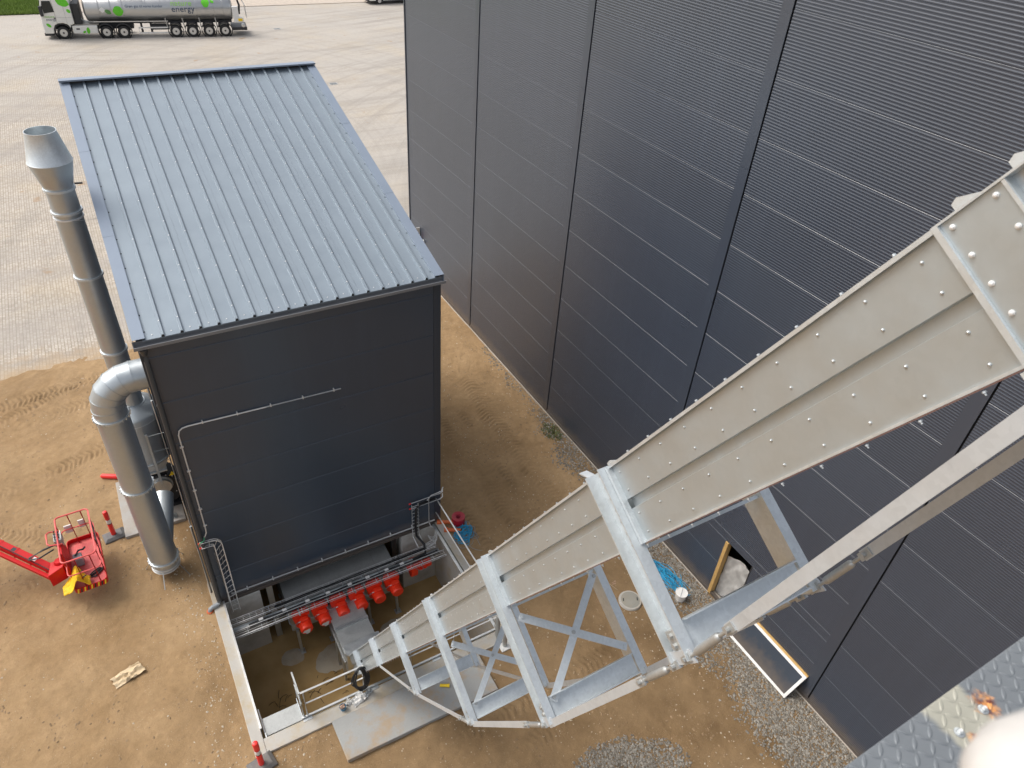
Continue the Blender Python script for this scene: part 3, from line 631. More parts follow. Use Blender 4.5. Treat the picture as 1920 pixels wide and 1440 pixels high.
mb = MB(); ladder(mb, [(-.10, 12.18, -.28), (5.55, 12.18, -.28)], (0, 1, 0), .16, .007, .16, .055); mb.build('basket', M_ZINC, th, True)
mb = MB(); ladder(mb, [(-.10, 11.80, -.30), (5.70, 11.80, -.30)], (0, 1, 0), .18, .008, .34, .06); mb.build('basket', M_ZINC, th, True)
MB().box(-.1, 5.6, 11.93, 12.04, -.33, -.315).box(-.1, 5.6, 11.93, 11.936, -.315, -.27).box(-.1, 5.6, 12.034, 12.04, -.315, -.27).build('channel', M_GALV, th)
mb = MB()
for k in range(8): mb.tube([(.3+i*.25, 12.0-.02*k+.012*math.sin(i*1.3+k), -.305+.006*k+.006*math.sin(i*.9+2*k)) for i in range(22)], .009, 5)
for k in range(5): mb.tube([(1.0+i*.25, 12.14+.02*k+.012*math.sin(i*1.1+k), -.265+.008*math.sin(i*.8+2*k)) for i in range(18)], .010, 5)
mb.build('cables', M_BLACK, th, True)
for x in (.55, 1.15, 1.75, 2.3, 2.9, 3.4, 3.95, 4.4): MB().box(x, x+.11, 11.95, 12.02, -.28, -.25).build('cable_tag', M_WHITE, th)
for x in (1.5, 3.0, 4.5): MB().box(x, x+.04, 11.7, 12.3, -.36, -.335).build('bracket', M_GALV, th)
tr = empty('corner_cable_tray', (5.2, 12.5, 0), 'short cable tray with black cables turning at the right corner of the boiler house', 'cable tray')
mb = MB(); yy = BY0-.09
for x in (5.05, 5.24): mb.tube([(x, yy, 1.22), (x, yy, .2), (x, yy-.03, -.05), (x+.04, yy-.3, -.24)], .011, 7)
for k in range(9): mb.tube([(5.05, yy-.045, 1.15-.14*k), (5.05, yy, 1.15-.14*k), (5.24, yy, 1.15-.14*k), (5.24, yy-.045, 1.15-.14*k)], .007, 5)
for z, dy in ((1.30, 0), (1.10, -.02)): mb.tube([(5.03, yy+dy, z), (5.9, yy+dy, z), (5.99, yy+.02, z+.01), (6.03, yy+.12, z+.02)], .016, 8)
mb.tube([(5.5, yy-.02, 1.22), (5.62, yy-.02, 1.36), (5.95, yy, 1.37), (6.04, yy+.1, 1.39)], .014, 7).tube([(5.55, yy-.02, 1.3), (5.55, yy-.03, .3), (5.6, yy-.05, .12), (5.68, yy-.06, .05)], .017, 8)
mb.build('basket', M_ZINC, tr, True)
MB().tube([(5.75, yy, 1.18), (5.3, yy-.01, 1.16), (5.17, yy-.02, 1.08), (5.14, yy-.02, .3), (5.15, yy-.05, -.05), (5.27, yy-.3, -.2), (5.2, yy-.55, -.27), (4.8, yy-.6, -.28)], .035, 8).build('cable_bundle', M_BLACK, tr, True)
for z in (1.30, 1.10): MB().lathe((5.03, yy, z), (-1, 0, 0), [(.02, 0), (.02, .06)], 8).build('red_end_cap', M_MARK, tr)
mb = MB(); ladder(mb, [(5.55, 12.2, -.2)]+[(5.62-.22*math.cos(a), 12.3, .1-.3*math.sin(a)+.02) for a in (1.5, 1.0, .5)], (0, 1, 0), .14, .007, .09, .04)
ladder(mb, [(5.30, 12.22, -.26), (5.52, 12.24, -.22), (5.62, 12.26, -.08), (5.64, 12.27, .15)], (0, 1, 0), .14, .007, .09, .04); mb.build('curved_basket', M_ZINC, tr, True)
# ================================================================== FEEDER, MOTORS
fd = empty('screw_feeder_box', (2.85, 12.8, PZ), 'galvanised feeder box under the building with flat plate lids', 'feeder')
FX0, FX1 = 1.32, 4.34; nl = 6
for k in range(nl):
    xa, xb = FX0+(FX1-FX0)*k/nl, FX0+(FX1-FX0)*(k+1)/nl
    MB().box(xa+.004, xb-.004, 12.16, 14.6, -.50, -.488).build('lid_plate', M_GALVD, fd, bevel=.003)
MB().box(FX0, FX1, 12.16, 14.6, -1.55, -.505).build('trough', M_GALVD, fd); MB().box(FX0-.02, FX1+.02, 12.10, 12.158, -1.45, -.53).build('front_plate', M_GALVD, fd)
for x, y in ((1.42, 11.95), (2.3, 11.95), (3.42, 11.95), (4.25, 11.95), (1.42, 14), (4.25, 14)):
    MB().beam((x, y+.1, -1.45), (x, y, PZ-.03), .07, .07).box(x-.09, x+.09, y-.09, y+.09, PZ-.02, PZ+.0).build('leg', M_GALVD, fd)
MB().box(.95, 1.10, 12.7, 12.82, PZ, -.02).build('column', M_GALVD, fd); MB().box(4.47, 4.6, 12.75, 12.85, PZ, -.02).build('column', M_BLKM, fd)
tb = empty('feed_trough', (2.7, 11.2, PZ), 'flat-topped galvanised trough joining the red motors to the sloping conveyor', 'feeder')
TX0, TX1 = 2.24, 3.10
MB().hexa([(TX0, 10.42, -1.75), (TX1, 10.42, -1.75), (TX1, 11.95, -1.7), (TX0, 11.95, -1.7), (TX0, 10.42, -.815), (TX1, 10.42, -.815), (TX1, 11.95, -.815), (TX0, 11.95, -.815)]).build('body', M_GALVD, tb, bevel=.006)
MB().box(TX0-.02, TX1+.02, 11.22, 12.0, -.81, -.798).build('lid_plate', M_GALVD, tb); MB().box(TX0-.02, TX1+.02, 10.40, 11.14, -.81, -.798).build('lid_plate', M_GALVD, tb)
MB().box(TX0-.03, TX1+.03, 11.14, 11.175, -.81, -.76).box(TX0-.03, TX1+.03, 11.185, 11.22, -.81, -.77).build('joint_flange', M_GALV, tb)
for x in (TX0-.03, TX1+.03):
    for y in (10.6, 11.1): MB().beam((x, y, -1.2), (x, y, PZ-.02), .06, .06).build('leg', M_GALVD, tb)
    MB().box(x-.02, x+.02, 10.42, 11.95, -1.25, -1.18).build('side_rail', M_GALVD, tb)
def make_motor():
    g = local(empty('gear_motor'))
    # gearbox: rounded upright housing, shaft along y; motor hangs out towards -y
    prof = []
    for cz, r, a0, a1 in ((.16, .165, 0, 180), (-.13, .125, 180, 360)):
        prof += [(r*math.cos(math.radians(a)), cz+r*math.sin(math.radians(a))) for a in range(a0, a1+1, 20)]
    gb = MB().loft([[(x*k, y, z*k) for x, z in prof] for y, k in ((.10, .93), (.08, 1.), (-.06, 1.), (-.085, .93))])
    gbo = gb.build('gearbox', M_RED, g, True)
    m = MB()
    for i in range(7):
        a = math.radians(20+i*23.3); m.obox((.16*math.cos(a), .0, .16+.165*math.sin(a)), (math.cos(a), 0, math.sin(a)), (-math.sin(a), 0, math.cos(a)), (0, 1, 0), .012, .006, .075)
    m.build('rib', M_RED, gbo)
    MB().lathe((0, .10, .16), (0, 1, 0), [(.14, 0), (.14, .05), (.09, .05), (.09, .12)], 18).build('flange', M_RED, g, True)
    mb = MB().lathe((.03, -.085, .01), (0, -1, 0), [(.115, 0), (.125, .02), (.125, .05), (.108, .06), (.108, .26), (.118, .265), (.12, .29), (.12, .36), (.108, .395), (.06, .40), (.01, .40)], 20)
    mo = mb.build('motor_body', M_RED, g, True)
    m = MB()
    for i in range(20):
        a = 2*math.pi*i/20; m.obox((.03+.111*math.cos(a), -.085-.16, -.02+.111*math.sin(a)), (math.cos(a), 0, math.sin(a)), (-math.sin(a), 0, math.cos(a)), (0, 1, 0), .010, .003, .095)
    m.build('cooling_fins', M_RED, mo)
    t = MB().box(-.045, .105, -.27, -.13, .085, .165).build('terminal_box', M_RED, g, bevel=.012)
    MB().cyl((-.03, -.2, .10), (-.085, -.2, .10), .014, 8).build('cable_gland', M_ZINC, t)
    MB().tube([(-.085, -.2, .10), (-.17, -.22, .07), (-.235, -.12, .09), (-.24, .0, .25), (-.22, .1, .45), (-.2, .16, .52)], .008, 6).build('cable', M_PVC, g, True)
    MB().box(-.06, -.03, -.09, -.086, -.1, -.05).build('name_plate', M_WHITE, g)
    MB().lathe((-.08, -.09, .03), (0, -1, 0), [(.012, 0), (.012, .03)], 8).build('vent_plug', M_ZINC, g)
    return g
MZ, MYc = -.82, 11.93
mx = [1.56, 2.06, 2.57, 3.08, 3.59, 4.10]
names = ['first', 'second', 'third', 'fourth', 'fifth', 'sixth']
proto = make_motor(); mots = []
for i, x in enumerate(mx):
    o = proto if i == 0 else copy_tree(proto)
    o.location = (x, MYc, MZ); o.scale = (1.36, .88, 1.25)
    tag(o, {0: 'red gear motor nearest the left pit wall with a torn label on its cowl', 1: 'second red gear motor from the left, also with a torn label', 2: 'third red gear motor from the left, at the left edge of the feed trough',
            3: 'fourth red gear motor from the left, above the feed trough', 4: 'fifth red gear motor from the left, just right of the feed trough', 5: 'sixth red gear motor from the left, last of the forward-facing row'}[i], 'motor', 'red gear motors in the pit')
    mots.append(o)
o = copy_tree(proto); o.location = (4.82, 12.05, -.75); o.scale = (1.1, 1.1, 1.1); o.rotation_euler = (0, 0, math.radians(88)); tag(o, 'red gear motor turned sideways at the right end of the row', 'motor', 'red gear motors in the pit')
lb = MB().add([(.03+.075*math.cos(a)*(1+.3*((k*7) % 3-1)), -.487, -.02+.07*math.sin(a)*(1+.25*((k*5) % 3-1))) for k, a in enumerate([j*math.pi/5 for j in range(10)])], [tuple(range(10))]).mesh('torn_label', M_WHITE)
for o in mots[:2]: inst('torn_label', lb, o)
# ================================================================== INCLINED CONVEYOR
CX0 = 2.28; CX1 = 3.24; K = 2.28
def CP(x, u, v): return V((x, -.5*u+.8660254*v, CAMZ+.8660254*u+.5*v))
UA, NA, XA = V((0, -.5, .8660254)), V((0, .8660254, .5)), V((1, 0, 0))
def cbox(mb, x0, x1, u0, u1, v0, v1):
    return mb.hexa([CP(x0, u0, v0), CP(x1, u0, v0), CP(x1, u1, v0), CP(x0, u1, v0), CP(x0, u0, v1), CP(x1, u0, v1), CP(x1, u1, v1), CP(x0, u1, v1)])
cv = empty('inclined_conveyor', (2.7, 10.4, PZ), 'steep galvanised conveyor casing braced by hanging frames rising out of the pit', 'conveyor')
fl = [k*K for k in (-1.70, -2.905, -4.115, -5.33, -6.53, -7.80)]
secs = [(-.60*K, fl[0]+.03)] + [(fl[i]-.21, fl[i+1]+.03) for i in range(5)] + [(fl[5]-.21, -8.55*K)]
VB, VT = .012*K, .228*K
def bolt(mb, x, u, v, r=.0052, t=.005): mb.lathe(CP(x, u, v), (-1, 0, 0), [(r*1.35, 0), (r*1.35, .003), (r, .004), (r, t), (r*.6, t+.002)], 8)
for i, (ua, ub) in enumerate(secs):
    # cross-section of the casing (x, v): near side plate with a recessed channel along the middle
    g0, g1 = .101*K, .128*K
    prof = [(CX0, VB), (CX0, g0), (CX0+.03, g0+.004), (CX0+.03, g1-.004), (CX0, g1), (CX0, VT), (CX1-.05, VT), (CX1-.05, VB)]
    s_ = MB().prism([CP(x, ub, v) for x, v in prof], UA*(ua-ub)).build('casing_section', M_CASE, cv)
    m = MB(); cbox(m, CX0-.022, CX0+.0, ub, ua, VT-.001, VT+.005); cbox(m, CX0-.022, CX0-.018, ub, ua, VT-.012, VT-.001); m.build('top_lip', M_FRAME, s_)
    m = MB(); cbox(m, CX0-.014, CX0+.0, ub, ua, VB-.010, VB+.001); m.build('bottom_lip', M_FRAME, s_)
    m = MB(); cbox(m, CX0-.013, CX0+.02, ub, ua, VB-.016, VB-.0105); m.build('gasket', pm('brown_gasket', (.15, .085, .07), .7), s_)
    m = MB(); st = .1127*K; u = ua-.10
    kk = 0
    while u > ub+.05:
        for v, o_ in ((.201*K, 0), (.083*K, 0), (.149*K, 0), (.031*K, 0)): bolt(m, CX0, u+o_, v)
        m.lathe(CP(CX0-.010, u-.06, VT+.008), NA, [(.008, 0), (.008, .008), (.004, .009)], 6); m.lathe(CP(CX0-.008, u-.06, VB-.022), -NA, [(.008, 0), (.008, .007), (.004, .008), (.004, .016)], 6)
        u -= st; kk += 1
    m.build('bolts', M_GALV, s_, True)['kind'] = 'stuff'
# head section: thick plate, angle flanges, open panel above
m = MB(); cbox(m, CX0-.012, CX1-.05, -.600*K, -.487*K, VB, VT); hs_ = m.build('head_plate', M_CASE, cv)
m = MB(); cbox(m, CX0-.026, CX0-.0125, -.600*K, -.590*K, VB-.01, VT); m.build('angle_flange', M_FRAME, hs_)
m = MB(); cbox(m, CX0-.022, CX0-.0125, -.492*K, -.487*K, VB-.01, VT); m.build('angle_flange', M_FRAME, hs_)
m = MB(); cbox(m, CX0-.024, CX0+.02, -.600*K, .35, VT+.0005, VT+.008); m.build('top_lip', M_FRAME, hs_)
m = MB()
for q in range(5): bolt(m, CX0-.012, -.576*K, VB+.045+q*.105, .0075, .008); bolt(m, CX0-.012, -.508*K, VB+.02+q*.112, .0075, .008)
m.build('bolts', M_ZINC, hs_, True)['kind'] = 'stuff'
m = MB(); cbox(m, CX0+.02, CX1-.05, -.487*K, .35, VB, VT); m.build('head_casing', M_GALV, cv)
for u in (-.556*K, -.468*K):      # white lugs on the top side
    m = MB(); m.prism([CP(CX0+.02, u-.03, VT+.002), CP(CX0+.02, u+.10, VT+.002), CP(CX0+.02, u-.005, VT+.05), CP(CX0+.02, u-.03, VT+.04)], XA*.008); m.build('lug', M_FRAME, cv)
m = MB(); cbox(m, CX0-.06, CX0+.03, -.60*K, -.50*K, VB-.075, VB-.068); cbox(m, CX0-.06, CX0-.053, -.60*K, -.50*K, VB-.068, VB-.02); m.build('anchor_bracket', M_FRAME, cv)
# flange angles and posts
vb = [-.285*K, -.455*K, -.46*K, -.265*K]
def channel_post(x, u1, v0, v1, dr):     # web in the (u, v) plane at x, flanges towards dr*x
    m = MB(); w_ = .20; t = .009; d = .082
    cbox(m, min(x, x+dr*t), max(x, x+dr*t), u1-w_, u1, v0, v1)
    for ua, ub in ((u1-t, u1), (u1-w_, u1-w_+t)): cbox(m, min(x+dr*t, x+dr*d), max(x+dr*t, x+dr*d), ua, ub, v0, v1)
    return m
for i in range(6):
    u1 = fl[i]
    m = MB(); cbox(m, CX0-.035, CX0+.0, u1+.004, u1+.03, VB-.01, VT+.004); m.build('section_flange', M_FRAME, cv)
    if i >= 4:
        channel_post(CX0-.002, u1, VB-.02, VT+.02, -1).build('section_flange', M_FRAME, cv)
    else:
        v0 = vb[i]; v1 = VT+.012
        m = MB(); t = .009; cw = .19       # cross channel: web in the (x, v) plane
        cbox(m, CX0+.008, CX1-.008, u1-.03, u1-.021, v0, v0+cw)
        for va, vb_ in ((v0, v0+t), (v0+cw-t, v0+cw)): cbox(m, CX0+.008, CX1-.008, u1-.021, u1+.045, va, vb_)
        fr = m.build('support_frame', M_FRAME, cv)
        channel_post(CX0-.002, u1, v0-.03, v1, -1).build('post', M_FRAME, fr); channel_post(CX1, u1, v0-.03, VB, 1).build('post', M_FRAME, fr)
        m = MB(); cbox(m, CX0+.008, CX1-.008, u1-.10, u1-.03, VB-.045, VB-.037); cbox(m, CX0+.008, CX1-.008, u1-.036, u1-.03, VB-.037, VB-.022); m.build('top_rail', M_FRAME, fr)
        m = MB()
        for q in range(7): m.lathe(CP(CX0-.011, u1-.10, VT-.02-q*.078), (-1, 0, 0), [(.020, 0), (.020, .004), (.014, .005), (.014, .018)], 6)
        m.build('bolts', M_GALVD, fr)
        cbox(MB(), CX0-.0135, CX0-.0115, u1-.103, u1-.098, VB+.02, VT-.02)
        m = MB(); cbox(m, CX0-.05, CX0-.011, u1-.16, u1-.06, v0+.03, v0+.15); m.lathe(CP(CX0-.05, u1-.11, v0+.06), (-1, 0, 0), [(.018, 0), (.018, .02)], 6); m.lathe(CP(CX0-.05, u1-.11, v0+.12), (-1, 0, 0), [(.018, 0), (.018, .02)], 6)
        m.build('cleat', M_GALVD, fr)
        # gusset that carries the tension rods
        for x in (CX0-.055, CX1+.055):
            m = MB(); m.prism([CP(x-.006, u1+.05, v0-.05), CP(x-.006, u1+.03, v0+.03), CP(x-.006, u1-.24, v0+.03), CP(x-.006, u1-.26, v0-.05)], XA*.012); m.build('gusset', M_BAR, fr)
        if i in (1, 2):
            m = MB(); m.beam(CP(CX0+.03, u1+.03, VB-.14), CP(CX1-.04, u1+.03, v0+.26), .075, .009, UA)
            m.lathe(CP(CX0+.05, u1+.036, VB-.148), UA, [(.02, 0), (.02, .012)], 6).lathe(CP(CX1-.06, u1+.036, v0+.272), UA, [(.02, 0), (.02, .012)], 6); m.build('brace', M_FRAME, fr)
            m = MB(); m.beam(CP(CX1-.04, u1+.018, VB-.06), CP(CX0+.03, u1+.018, v0+.14), .075, .009, UA); m.build('brace', M_FRAME, fr)
            m = MB(); m.lathe(CP((CX0+CX1)/2-.01, u1+.036, (VB+v0)/2+.06), UA, [(.02, 0), (.02, .012)], 6).lathe(CP(CX1-.05, u1+.024, VB-.085), UA, [(.02, 0), (.02, .012)], 6).lathe(CP(CX0+.05, u1+.024, v0+.17), UA, [(.02, 0), (.02, .012)], 6); m.build('brace_bolts', M_GALVD, fr)
# tension rods: polygon under the frames, flat bar + turnbuckle each
nodes_ = [(-.44*K, VB-.05)] + [(fl[i]-.10, vb[i]-.035) for i in range(4)] + [(fl[4]-.10, VB-.02)]
for x in (CX0-.055, CX1+.055):
    for i in range(5):
        a, b = nodes_[i], nodes_[i+1]; A3, B3 = CP(x, *a), CP(x, *b); d = (A3-B3).normalized(); L = (A3-B3).length
        if i in (0,): t0, t1 = B3+d*.07, B3+d*.62; p, q = t1-d*.03, A3        # turnbuckle at the lower end
        elif i < 3: t0, t1 = A3-d*.62, A3-d*.10; p, q = B3+d*.02, t0+d*.03
        else: t0, t1 = A3-d*.45, A3-d*.08; p, q = B3+d*.02, t0+d*.03
        wdt = .066 if i < 3 else .06
        br = MB().beam(p, q, .009, wdt, NA).build('tension_bar', M_BAR, cv)
        dd = (t1-t0).normalized(); Lt = (t1-t0).length
        m = MB().lathe(t0, dd, [(.02, 0), (.02, .03), (.012, .035), (.012, Lt*.2), (.022, Lt*.22), (.026, Lt*.25), (.026, Lt*.72), (.022, Lt*.75), (.012, Lt*.77), (.012, Lt-.035), (.022, Lt-.03), (.022, Lt)], 12)
        m.beam(t0-dd*.05, t0+dd*.05, .03, .05, NA).beam(t1-dd*.05, t1+dd*.05, .03, .05, NA); m.cyl(t0-XA*.04, t0+XA*.04, .016, 8).cyl(t1-XA*.04, t1+XA*.04, .016, 8)
        m.build('turnbuckle', M_GALVD, br, True)
m = MB(); m.beam(CP(CX0-.02, fl[0]-.20, VT+.0), CP(CX0-.02, fl[0]-.30, VT+.07), .008, .06, XA); m.build('end_tab', M_BAR, cv)
for i in (0, 1, 2, 3, 4):
    m = MB(); m.prism([CP(CX0+.01, fl[i]-.02, VT+.01), CP(CX0+.01, fl[i]+.11, VT+.008), CP(CX0+.01, fl[i]+.02, VT+.036), CP(CX0+.01, fl[i]-.02, VT+.03)], XA*.01); m.build('lug', M_FRAME, cv)
MB().box(CX0-.03, CX1-.03, 10.30, 10.62, -1.6, -.75).build('boot', M_GALV, cv)
# ================================================================== PIT RAILINGS
gr = empty('pit_guard_rail', (1.6, 8.8, .1), 'white-topped tubular guard rail along the near edge of the pit', 'railing')
RY = 8.80
MB().tube([(.82, RY, 1.08), (2.24, RY, 1.06)], .022, 8).build('top_rail', M_ALU, gr, True); MB().tube([(.88, RY, .60), (2.24, RY, .58)], .017, 8).build('mid_rail', M_ALU, gr, True)
for x in (.88, 2.2): MB().tube([(x, RY, .08), (x, RY, 1.07)], .02, 8).build('post', M_ALU, gr, True)
MB().box(.74, 5.7, RY-.05, RY-.042, .095, .15).box(.74, 5.7, RY-.05, RY+.02, .094, .102).build('edge_angle', M_GALV, gr)
for x in (.76, 2.32, 3.9): MB().box(x, x+.2, RY-.12, RY-.055, .092, .102).build('foot_plate', M_GALV, gr)
g2 = empty('pit_rear_rail', (4.3, 8.8, .1), 'galvanised guard rail behind the conveyor along the near edge of the pit', 'railing')
MB().tube([(3.32, RY, 1.06), (5.7, RY, 1.06)], .021, 8).build('top_rail', M_ALU, g2, True); MB().tube([(3.32, RY, .58), (5.7, RY, .58)], .016, 8).build('mid_rail', M_ALU, g2, True)
for x in (3.38, 4.5, 5.65): MB().tube([(x, RY, .08), (x, RY, 1.07)], .02, 8).build('post', M_ALU, g2, True)
g3 = empty('pit_side_rail', (5.75, 11, .1), 'galvanised guard rail along the right side of the pit', 'railing')
MB().tube([(5.80, 12.62, 1.1), (5.80, 8.8, 1.1)], .021, 8).build('top_rail', M_ALU, g3, True); MB().tube([(5.79, 12.62, .55), (5.79, 8.8, .55)], .017, 8).build('mid_rail', M_ALU, g3, True)
for y in (9.2, 10.1): MB().tube([(5.80, y, .08), (5.80, y, 1.1)], .02, 8).build('post', M_ALU, g3, True)
MB().box(5.715, 5.722, 8.8, 12.6, .0, .12).box(5.65, 5.715, 8.8, 12.6, .10, .108).build('edge_angle', M_GALV, g3)
g4 = empty('pit_edge_rail', (-.1, 10.5, .1), 'pale steel edge rail on the left pit wall beside the boiler house', 'railing')
MB().box(-.13, -.085, 8.95, 12.62, .10, .16).box(-.115, -.105, 8.95, 12.6, -.05, .10).build('edge_angle', M_ALU, g4)
gate = empty('pit_gate', (.8, 9.1, .1), 'small grey swing gate beside the steel step over the pit', 'gate')
for y in (8.82, 9.35): MB().tube([(.80, y, .05), (.80, y, 1.08)], .02, 8).build('post', M_GALVD, gate, True)
for z in (1.06, .6): MB().tube([(.80, 8.82, z), (.80, 9.35, z)], .018, 8).build('bar', M_GALVD, gate, True)
MB().tube([(.80, 9.08, .1), (.80, 9.08, 1.05)], .014, 8).build('bar', M_GALVD, gate, True)
st = empty('step_grating', (.35, 9.0, .05), 'ribbed steel step plate in the near left corner of the pit', 'grating')
MB().box(-.03, .76, 8.79, 9.22, -.02, .03).build('plate', M_GALVD, st, bevel=.004)
mb = MB()
for k in range(26): mb.box(-.02+.03*k, -.008+.03*k, 8.80, 9.21, .031, .039)
mb.build('serration', M_GALVD, st)
MB().box(-.06, -.035, 8.75, 9.28, -.2, .06).build('side_plate', M_GALV, st); MB().tube([(-.05, 8.85, .1), (-.05, 9.1, .55), (-.05, 9.14, .6)], .014, 6).build('handle', M_GALV, st, True)
MB().box(.762, .775, 8.75, 9.3, -.15, .10).build('side_plate', M_FRAME, st)
# black cable coil on the rail
cc = empty('cable_coil', (2.15, 8.78, .4), 'black cable coil hanging from the guard rail beside the conveyor foot', 'cable')
mb = MB(); r = random.Random(3)
for k in range(12):
    a0 = r.uniform(0, .5); w_, h_ = r.uniform(.10, .2), r.uniform(.32, .42); ox, oy = r.uniform(-.03, .03), r.uniform(-.07, .0)
    mb.tube([(2.12+ox+w_*math.sin(t), RY-.03+oy+.03*math.sin(2*t+a0), 1.1-h_+h_*math.cos(t)*(1 if math.cos(t) > 0 else 1.15)) for t in [2*math.pi*j/22 for j in range(22)]], .012, 6, True)
mb.build('loops', M_BLACK, cc, True)
# litter on the kerb
lb = empty('blue_tub', (1.62, 8.57, .09), 'small blue tub holding rags on the near pit kerb', 'tub')
MB().lathe((1.62, 8.57, .09), (0, 0, 1), [(.055, 0), (.075, .12), (.078, .12), (.07, .11), (.05, .01)], 16, caps=False).build('shell', pm('blue_plastic', (.02, .16, .30), .4), lb, True)
mb = MB(); r = random.Random(4)
for k in range(9): mb.ball((1.62+r.uniform(-.04, .04), 8.58+r.uniform(-.03, .04), .19+r.uniform(-.02, .03)), r.uniform(.02, .04), 7, 5, (1, .7, .8))
mb.build('rags', pm('rag_mix', (.5, .33, .24), .8, 0, .5, 25), lb)
def crumple(name, cx, cy, cz, sx, sy, hgt, mat, label, cat, seed, rot=0., n=18, fold=1.):
    r = np.random.default_rng(seed); pts = []
    for i in range(n):
        for j in range(n):
            u, v = i/(n-1)-.5, j/(n-1)-.5; wob = 1+.35*float(fbm(u*3+seed, v*3, .8, seed))
            x, y = u*sx*wob, v*sy*wob; z = hgt*max(0, .25+1.7*float(fbm(u*4+seed, v*2.2, .5, seed+3))+.35*math.sin(v*14*fold+u*5))*(1-.5*(abs(u)+abs(v)))
            pts.append((cx+x*math.cos(rot)-y*math.sin(rot), cy+x*math.sin(rot)+y*math.cos(rot), cz+z))
    mb = MB().add(pts, [(i*n+j, (i+1)*n+j, (i+1)*n+j+1, i*n+j+1) for i in range(n-1) for j in range(n-1)])
    return tag(mb.build(name, mat, None, True, loc=(cx, cy, cz)), label, cat)
crumple('plastic_bag', 2.0, 8.62, .11, .34, .22, .12, M_WHITE, 'crumpled white plastic bag on the near pit kerb', 'bag', 3, .3)
crumple('metal_offcut', 2.24, 8.66, .11, .22, .12, .07, M_GALV, 'bent grey metal offcut on the kerb by the conveyor foot', 'offcut', 6, .4)
crumple('paper_scrap', 1.78, 8.66, .10, .16, .12, .12, M_WHITE, 'white paper scrap propped behind the blue tub', 'paper', 8, .9)
crumple('tan_sheet', -2.46, 11.66, .05, .66, .33, .13, M_CLOTH, 'crumpled tan paper sack lying on bare soil', 'sack', 12, .28, 22, .9)
crumple('cardboard_scrap', 9.22, 8.55, .02, .22, .16, .02, pm('cardboard', (.34, .22, .15), .8), 'flat brown cardboard scrap beside the manhole cover', 'cardboard', 15, .2)
yt = empty('yellow_tube', (3.86, 7.98, .15), 'short yellow plastic tube lying on the concrete slab under the conveyor', 'tube')
MB().cyl((3.77, 8.03, .185), (3.95, 7.93, .185), .034, 14).build('tube', M_YTUBE, yt, True); MB().cyl((3.93, 7.94, .185), (3.965, 7.922, .185), .042, 14).build('collar', M_YTUBE, yt, True)
# ================================================================== DUCTS, FAN
dx, dy_, R = -1.15, 14.3, .335
du = empty('extraction_duct', (dx, dy_, .25), 'large galvanised duct elbowing out of the boiler house wall and dropping to the ground', 'duct')
def ring(mb, c, d, r, t=.05, p=.03): mb.lathe(V(c)-V(d)*t/2, d, [(r, 0), (r+p, 0), (r+p, t), (r, t)], 32, caps=False)
def pipe(p, q, r, mat=None): p, q = V(p), V(q); return MB().lathe(p, q-p, [(r, 0), (r, (q-p).length)], 40)
z_top = 5.45
pipe((dx, dy_, 3.25), (dx, dy_, z_top), R).build('pipe_section', M_DUCT, du, True); pipe((dx, dy_, .62), (dx, dy_, 3.24), R).build('pipe_section', M_DUCT, du, True)
MB().lathe((dx, dy_, .25), (0, 0, 1), [(.05, 0), (R-.02, .03), (R, .06), (R, .36)], 40).build('end_cap', M_DUCT, du, True)
Rb = .62; segs = 5
bend = []
for k in range(segs+1):
    a = math.pi/2*k/segs; c = V((dx+Rb-Rb*math.cos(a), dy_, z_top+.22+Rb*math.sin(a))); t = V((math.sin(a), 0, math.cos(a))); bend.append((c, t))
def rg(c, t, r, n=40):
    b = V((0, 1, 0)); a = b.cross(t).normalized(); return [c+(a*math.cos(2*math.pi*i/n)+b*math.sin(2*math.pi*i/n))*r for i in range(n)]
pts = [(V((dx, dy_, z_top)), V((0, 0, 1)))]+bend+[(V((-.2, dy_, z_top+.22+Rb)), V((1, 0, 0)))]
for k in range(len(pts)-1): MB().loft([rg(*pts[k], R), rg(*pts[k+1], R)], caps=False).build('elbow_segment', M_DUCT, du, True)
mb = MB()
for c, t in bend: mb.loft([rg(c-t*.006, t, R+.001), rg(c-t*.006, t, R+.008), rg(c+t*.006, t, R+.008), rg(c+t*.006, t, R+.001)], caps=False)
mb.build('seam', M_DUCT, du, True)
for z in (z_top-.02, 3.24, .62): 
    mb = MB(); ring(mb, (dx, dy_, z), (0, 0, 1), R, .045, .028)
    for k in range(24):
        a = 2*math.pi*k/24; mb.obox((dx+(R+.035)*math.cos(a), dy_+(R+.035)*math.sin(a), z), (math.cos(a), 0, 0), (0, 1, 0), (0, 0, 1), .012, .012, .035)
    mb.build('flange_ring', M_FRAME, du, True)
for z in (.42, .33): mb = MB(); ring(mb, (dx, dy_, z), (0, 0, 1), R, .02, .012); mb.build('hoop', M_ZINC, du, True)
MB().lathe((dx+.05, dy_+.1, .98), (.33, 1.3, .42), [(.27, 0), (.27, .5), (.25, 1.25), (.25, 1.42)], 28).build('fan_branch', M_DUCT, du, True)
for a in (2.6, 4.4, 5.6, .8): MB().tube([(dx+.36*math.cos(a), dy_+.36*math.sin(a), .45), (dx+.62*math.cos(a), dy_+.62*math.sin(a), .0)], .012, 6).build('leg', M_ALU, du, True)
fx_, fyy = -.82, 16.9
ch = empty('exhaust_stack', (fx_, fyy, 1.6), 'tall slim galvanised exhaust stack with double cone cap beside the boiler house', 'chimney')
rs_ = .275
lev = [3.75, 5.42, 7.48, 9.03, 9.53]
for a, b in zip(lev, lev[1:]): pipe((fx_, fyy, a), (fx_, fyy, b-.01), rs_).build('pipe_section', M_DUCT, ch, True)
for z in lev: mb = MB(); ring(mb, (fx_, fyy, z), (0, 0, 1), rs_, .05, .03); mb.build('flange_ring', M_FRAME, ch, True)
